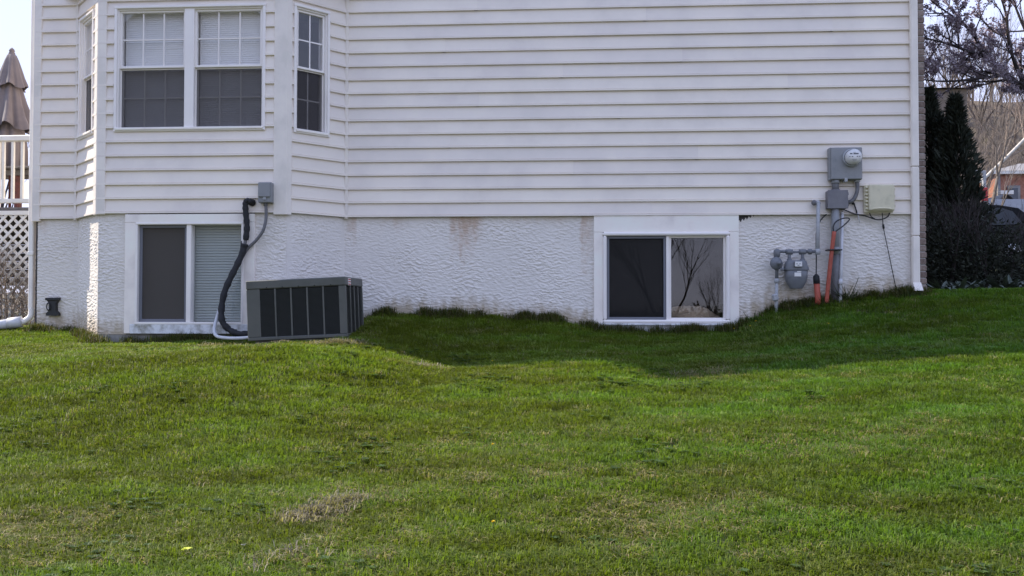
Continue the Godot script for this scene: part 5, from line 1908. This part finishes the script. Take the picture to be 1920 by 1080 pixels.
func build_lawn() -> void:
	var g := mat("grass", Color.WHITE, 0.55)
	g.vertex_color_use_as_albedo = true
	g.backlight_enabled = true
	g.backlight = Color(.9, .95, .6)
	g.metallic_specular = 0.35
	var rg := RandomNumberGenerator.new()
	rg.seed = 91
	var tf := []
	var cols := []
	var df := []
	var dc := []
	var cx := 0.6
	var patch := FastNoiseLite.new()
	patch.seed = 14
	patch.frequency = 0.01
	patch.fractal_octaves = 4
	var n := 0
	while n < 125000:
		n += 1
		var z := rg.randf_range(-1.2, 7.3)
		var hwid := (9.3 - z) * 0.72 + 0.5
		var x := cx - (9.3 - z) * 0.06 + rg.randf_range(-hwid, hwid)
		if rg.randf() > hwid / 7.8 + 0.15 * smoothstep(2.0, 5.0, z): continue
		if z < wall_z(x) + 0.035: continue
		if x > -2.40 and x < -1.44 and z > 0.52 and z < 1.215: continue
		if x > 4.3 and z < -0.15: continue
		if x > 0.85 and x < 2.37 and z < 0.06: continue
		var dead := 0.0
		for q in DEAD:
			var dx: float = (x - q[0]) / q[2]
			var dz: float = (z - q[1]) / q[3]
			dead = maxf(dead, q[4] * clampf(1.35 - sqrt(dx * dx + dz * dz) + 0.5 * patch.get_noise_2d(x * 500.0, z * 500.0), 0, 1))
		var v := patch.get_noise_2d(x * 55.0, z * 190.0)
		var v2 := patch.get_noise_2d(x * 420.0 + 300.0, z * 520.0)
		var green := smoothstep(-1.0, 3.0, x - 0.2 * absf(z - 2.5)) * 0.55 + 0.7 * v
		var straw := clampf(dead * 1.3 + 0.30 * smoothstep(0.1, 0.5, v2), 0, 1)
		var sc := rg.randf_range(0.75, 1.2) * (1.0 - 0.25 * dead) * (1.0 + 0.35 * v2 + 0.45 * patch.get_noise_2d(x * 1300.0, z * 1700.0))
		if z < wall_z(x) + 0.3: sc *= 0.9
		var bs := Basis(V(0, 1, 0), rg.randf() * TAU).scaled(V(1.1, sc, 1.1))
		var p := V(x, gh(x, z), z)
		if rg.randf() < straw * 0.85:
			df.append(Transform3D(bs, p))
			var t := rg.randf_range(0.75, 1.2)
			dc.append(Color(0.58 * t, 0.54 * t, 0.48 * t))
		else:
			tf.append(Transform3D(bs, p))
			var t := rg.randf_range(0.85, 1.2) * (1.02 + 0.5 * v + 0.3 * v2)
			var c := Vector3(0.58, 0.46, 0.33).lerp(Vector3(0.36, 0.43, 0.33), clampf(green + 0.14, 0, 1)) * t
			cols.append(Color(c.x, c.y, c.z))
	scatter("lawn_grass", "short green spring lawn sloping down from the house", "grass", tuft_mesh(22, 0.06, 0.018, 0.043, 1.0, 0.06, 1), tf, cols, "grass")
	scatter("dead_grass", "straw coloured dead grass lying in patches on the lawn", "grass", tuft_mesh(22, 0.06, 0.02, 0.045, 1.7, 0.75, 2), df, dc, "grass")
	# matted thatch on the worn spots, and untrimmed tufts along the wall
	var hf := []
	var hc := []
	for q in [[-0.60, 5.02, .13, .09, 75], [-0.50, 4.95, .08, .05, 30], [-0.72, 5.12, .08, .06, 24], [-0.62, 5.6, .12, .08, 14], [-1.42, 1.46, .2, .06, 50], [-1.6, 1.5, .12, .05, 16], [-2.2, 1.45, .25, .04, 18], [-2.75, 1.1, .2, .06, 18], [-0.62, 1.95, .12, .06, 18], [1.62, 2.3, .25, .1, 14]]:
		for i in q[4]:
			var x: float = q[0] + rg.randfn() * q[2] * 0.6
			var z: float = q[1] + rg.randfn() * q[3] * 0.6
			var t := rg.randf_range(0.6, 1.15)
			hf.append(Transform3D(Basis(V(0, 1, 0), rg.randf() * TAU).rotated(V(1, 0, 0), rg.randf_range(-0.3, 0.3)).scaled(Vector3.ONE * rg.randf_range(0.7, 1.2)), V(x, gh(x, z) + rg.randf_range(0.008, 0.034), z)))
			hc.append(Color(0.56 * t, 0.53 * t, 0.62 * t))
	scatter("thatch", "matted grey tan dead thatch lying on worn lawn spots", "thatch", tuft_mesh(14, 0.04, 0.016, 0.034, 2.2, 1.0, 3), hf, hc, "grass")
	var ef := []
	var ec := []
	for i in 5200:
		var x := rg.randf_range(-5.25, 4.3)
		var zz := wall_z(x) + 0.02 + absf(rg.randfn()) * 0.06
		if x > 0.86 and x < 2.36: zz += 0.03
		if x > -2.42 and x < -1.4 and zz < 1.25 and zz > 0.5: continue
		var k := patch.get_noise_2d(x * 300.0, 7.0)
		if rg.randf() > 0.35 + 1.2 * k: continue
		var t := rg.randf_range(0.6, 1.1)
		var sc := rg.randf_range(0.6, 1.15) * (1.0 + 0.6 * k)
		ef.append(Transform3D(Basis(V(0, 1, 0), rg.randf() * TAU).scaled(V(1.0, sc, 1.0)), V(x, gh(x, zz), zz)))
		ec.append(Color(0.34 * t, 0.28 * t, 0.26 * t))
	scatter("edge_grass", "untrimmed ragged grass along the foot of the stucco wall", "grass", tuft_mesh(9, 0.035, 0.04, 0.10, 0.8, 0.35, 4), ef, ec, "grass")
	# clover and broad weed leaves in loose colonies
	var cl := mb()
	for k in 9:
		var a := TAU * k / 9.0 + rg.randf() * 0.5
		var rr := rg.randf_range(0.008, 0.03)
		blade_leaf(cl, V(cos(a) * rr * 0.3, 0.012, sin(a) * rr * 0.3), V(cos(a), 0, sin(a)), rg.randf_range(0.018, 0.034), rg.randf_range(0.010, 0.016), 0.55)
	cl.generate_normals()
	var cf := []
	var cc := []
	for i in 46:
		var x0 := rg.randf_range(-4.5, 4.5)
		var z0 := rg.randf_range(1.4, 6.2)
		for k in rg.randi_range(6, 26):
			var x := x0 + rg.randfn() * 0.13
			var z := z0 + rg.randfn() * 0.10
			var t := rg.randf_range(0.7, 1.2)
			cf.append(Transform3D(Basis(V(0, 1, 0), rg.randf() * TAU).scaled(Vector3.ONE * rg.randf_range(0.6, 1.15)), V(x, gh(x, z) + rg.randf_range(0.006, 0.022), z)))
			cc.append(Color(0.085 * t, 0.135 * t, 0.045 * t))
	scatter("clover", "small clover and broad weed leaves scattered in the lawn", "weeds", cl.commit(), cf, cc, "grass")
	# dandelions and stray leaves
	for q in [[.155, 4.218], [2.391, .369], [2.262, .212], [2.994, .932], [-.051, 1.863], [.256, 5.365], [2.46, .30]]:
		var near_wall: bool = q[1] < 1.0
		var t := thing("dandelion", "yellow dandelion in the shade near the basement window" if near_wall else "yellow dandelion out on the sunlit lawn", "flower", V(q[0], gh(q[0], q[1]), q[1]), "dandelions on the lawn", Basis.IDENTITY, true)
		var s := mb(true)
		tube(s, [V(0, -0.01, 0), V(0.004, 0.03, 0.004), V(0.006, 0.058, 0.008)], 0.0016, 6)
		obj("stem", s, "stem_green", t)
		s = mb()
		for k in 30:
			var a := TAU * k * 0.382
			var f := k / 30.0
			var d := V(cos(a), 0.25 + 1.3 * (1.0 - f), sin(a)).normalized()
			card(s, V(0.006, 0.056, 0.008), d, d.cross(Vector3.UP).normalized(), 0.013, 0.005)
		obj("flower_head", s, "dandelion", t)
	for q in [[-1.075, 5.509, 0], [-.836, 5.459, 1]]:
		var t := thing("fallen_leaf", ["bright yellow green leafy sprig on the lawn", "small pale withered leaf on the lawn"][q[2]], "leaf", V(q[0], gh(q[0], q[1]) + 0.035, q[1]), "", Basis.IDENTITY, true)
		for k in (6 if q[2] == 0 else 2):
			var s := mb()
			var a := rg.randf() * TAU
			blade_leaf(s, V(0, 0, 0), V(cos(a), 0, sin(a)), 0.03 if q[2] == 0 else 0.018, 0.016 if q[2] == 0 else 0.012, 0.6)
			obj("leaflet", s, ["leaf_yellow", "leaf_pale"][q[2]], t)
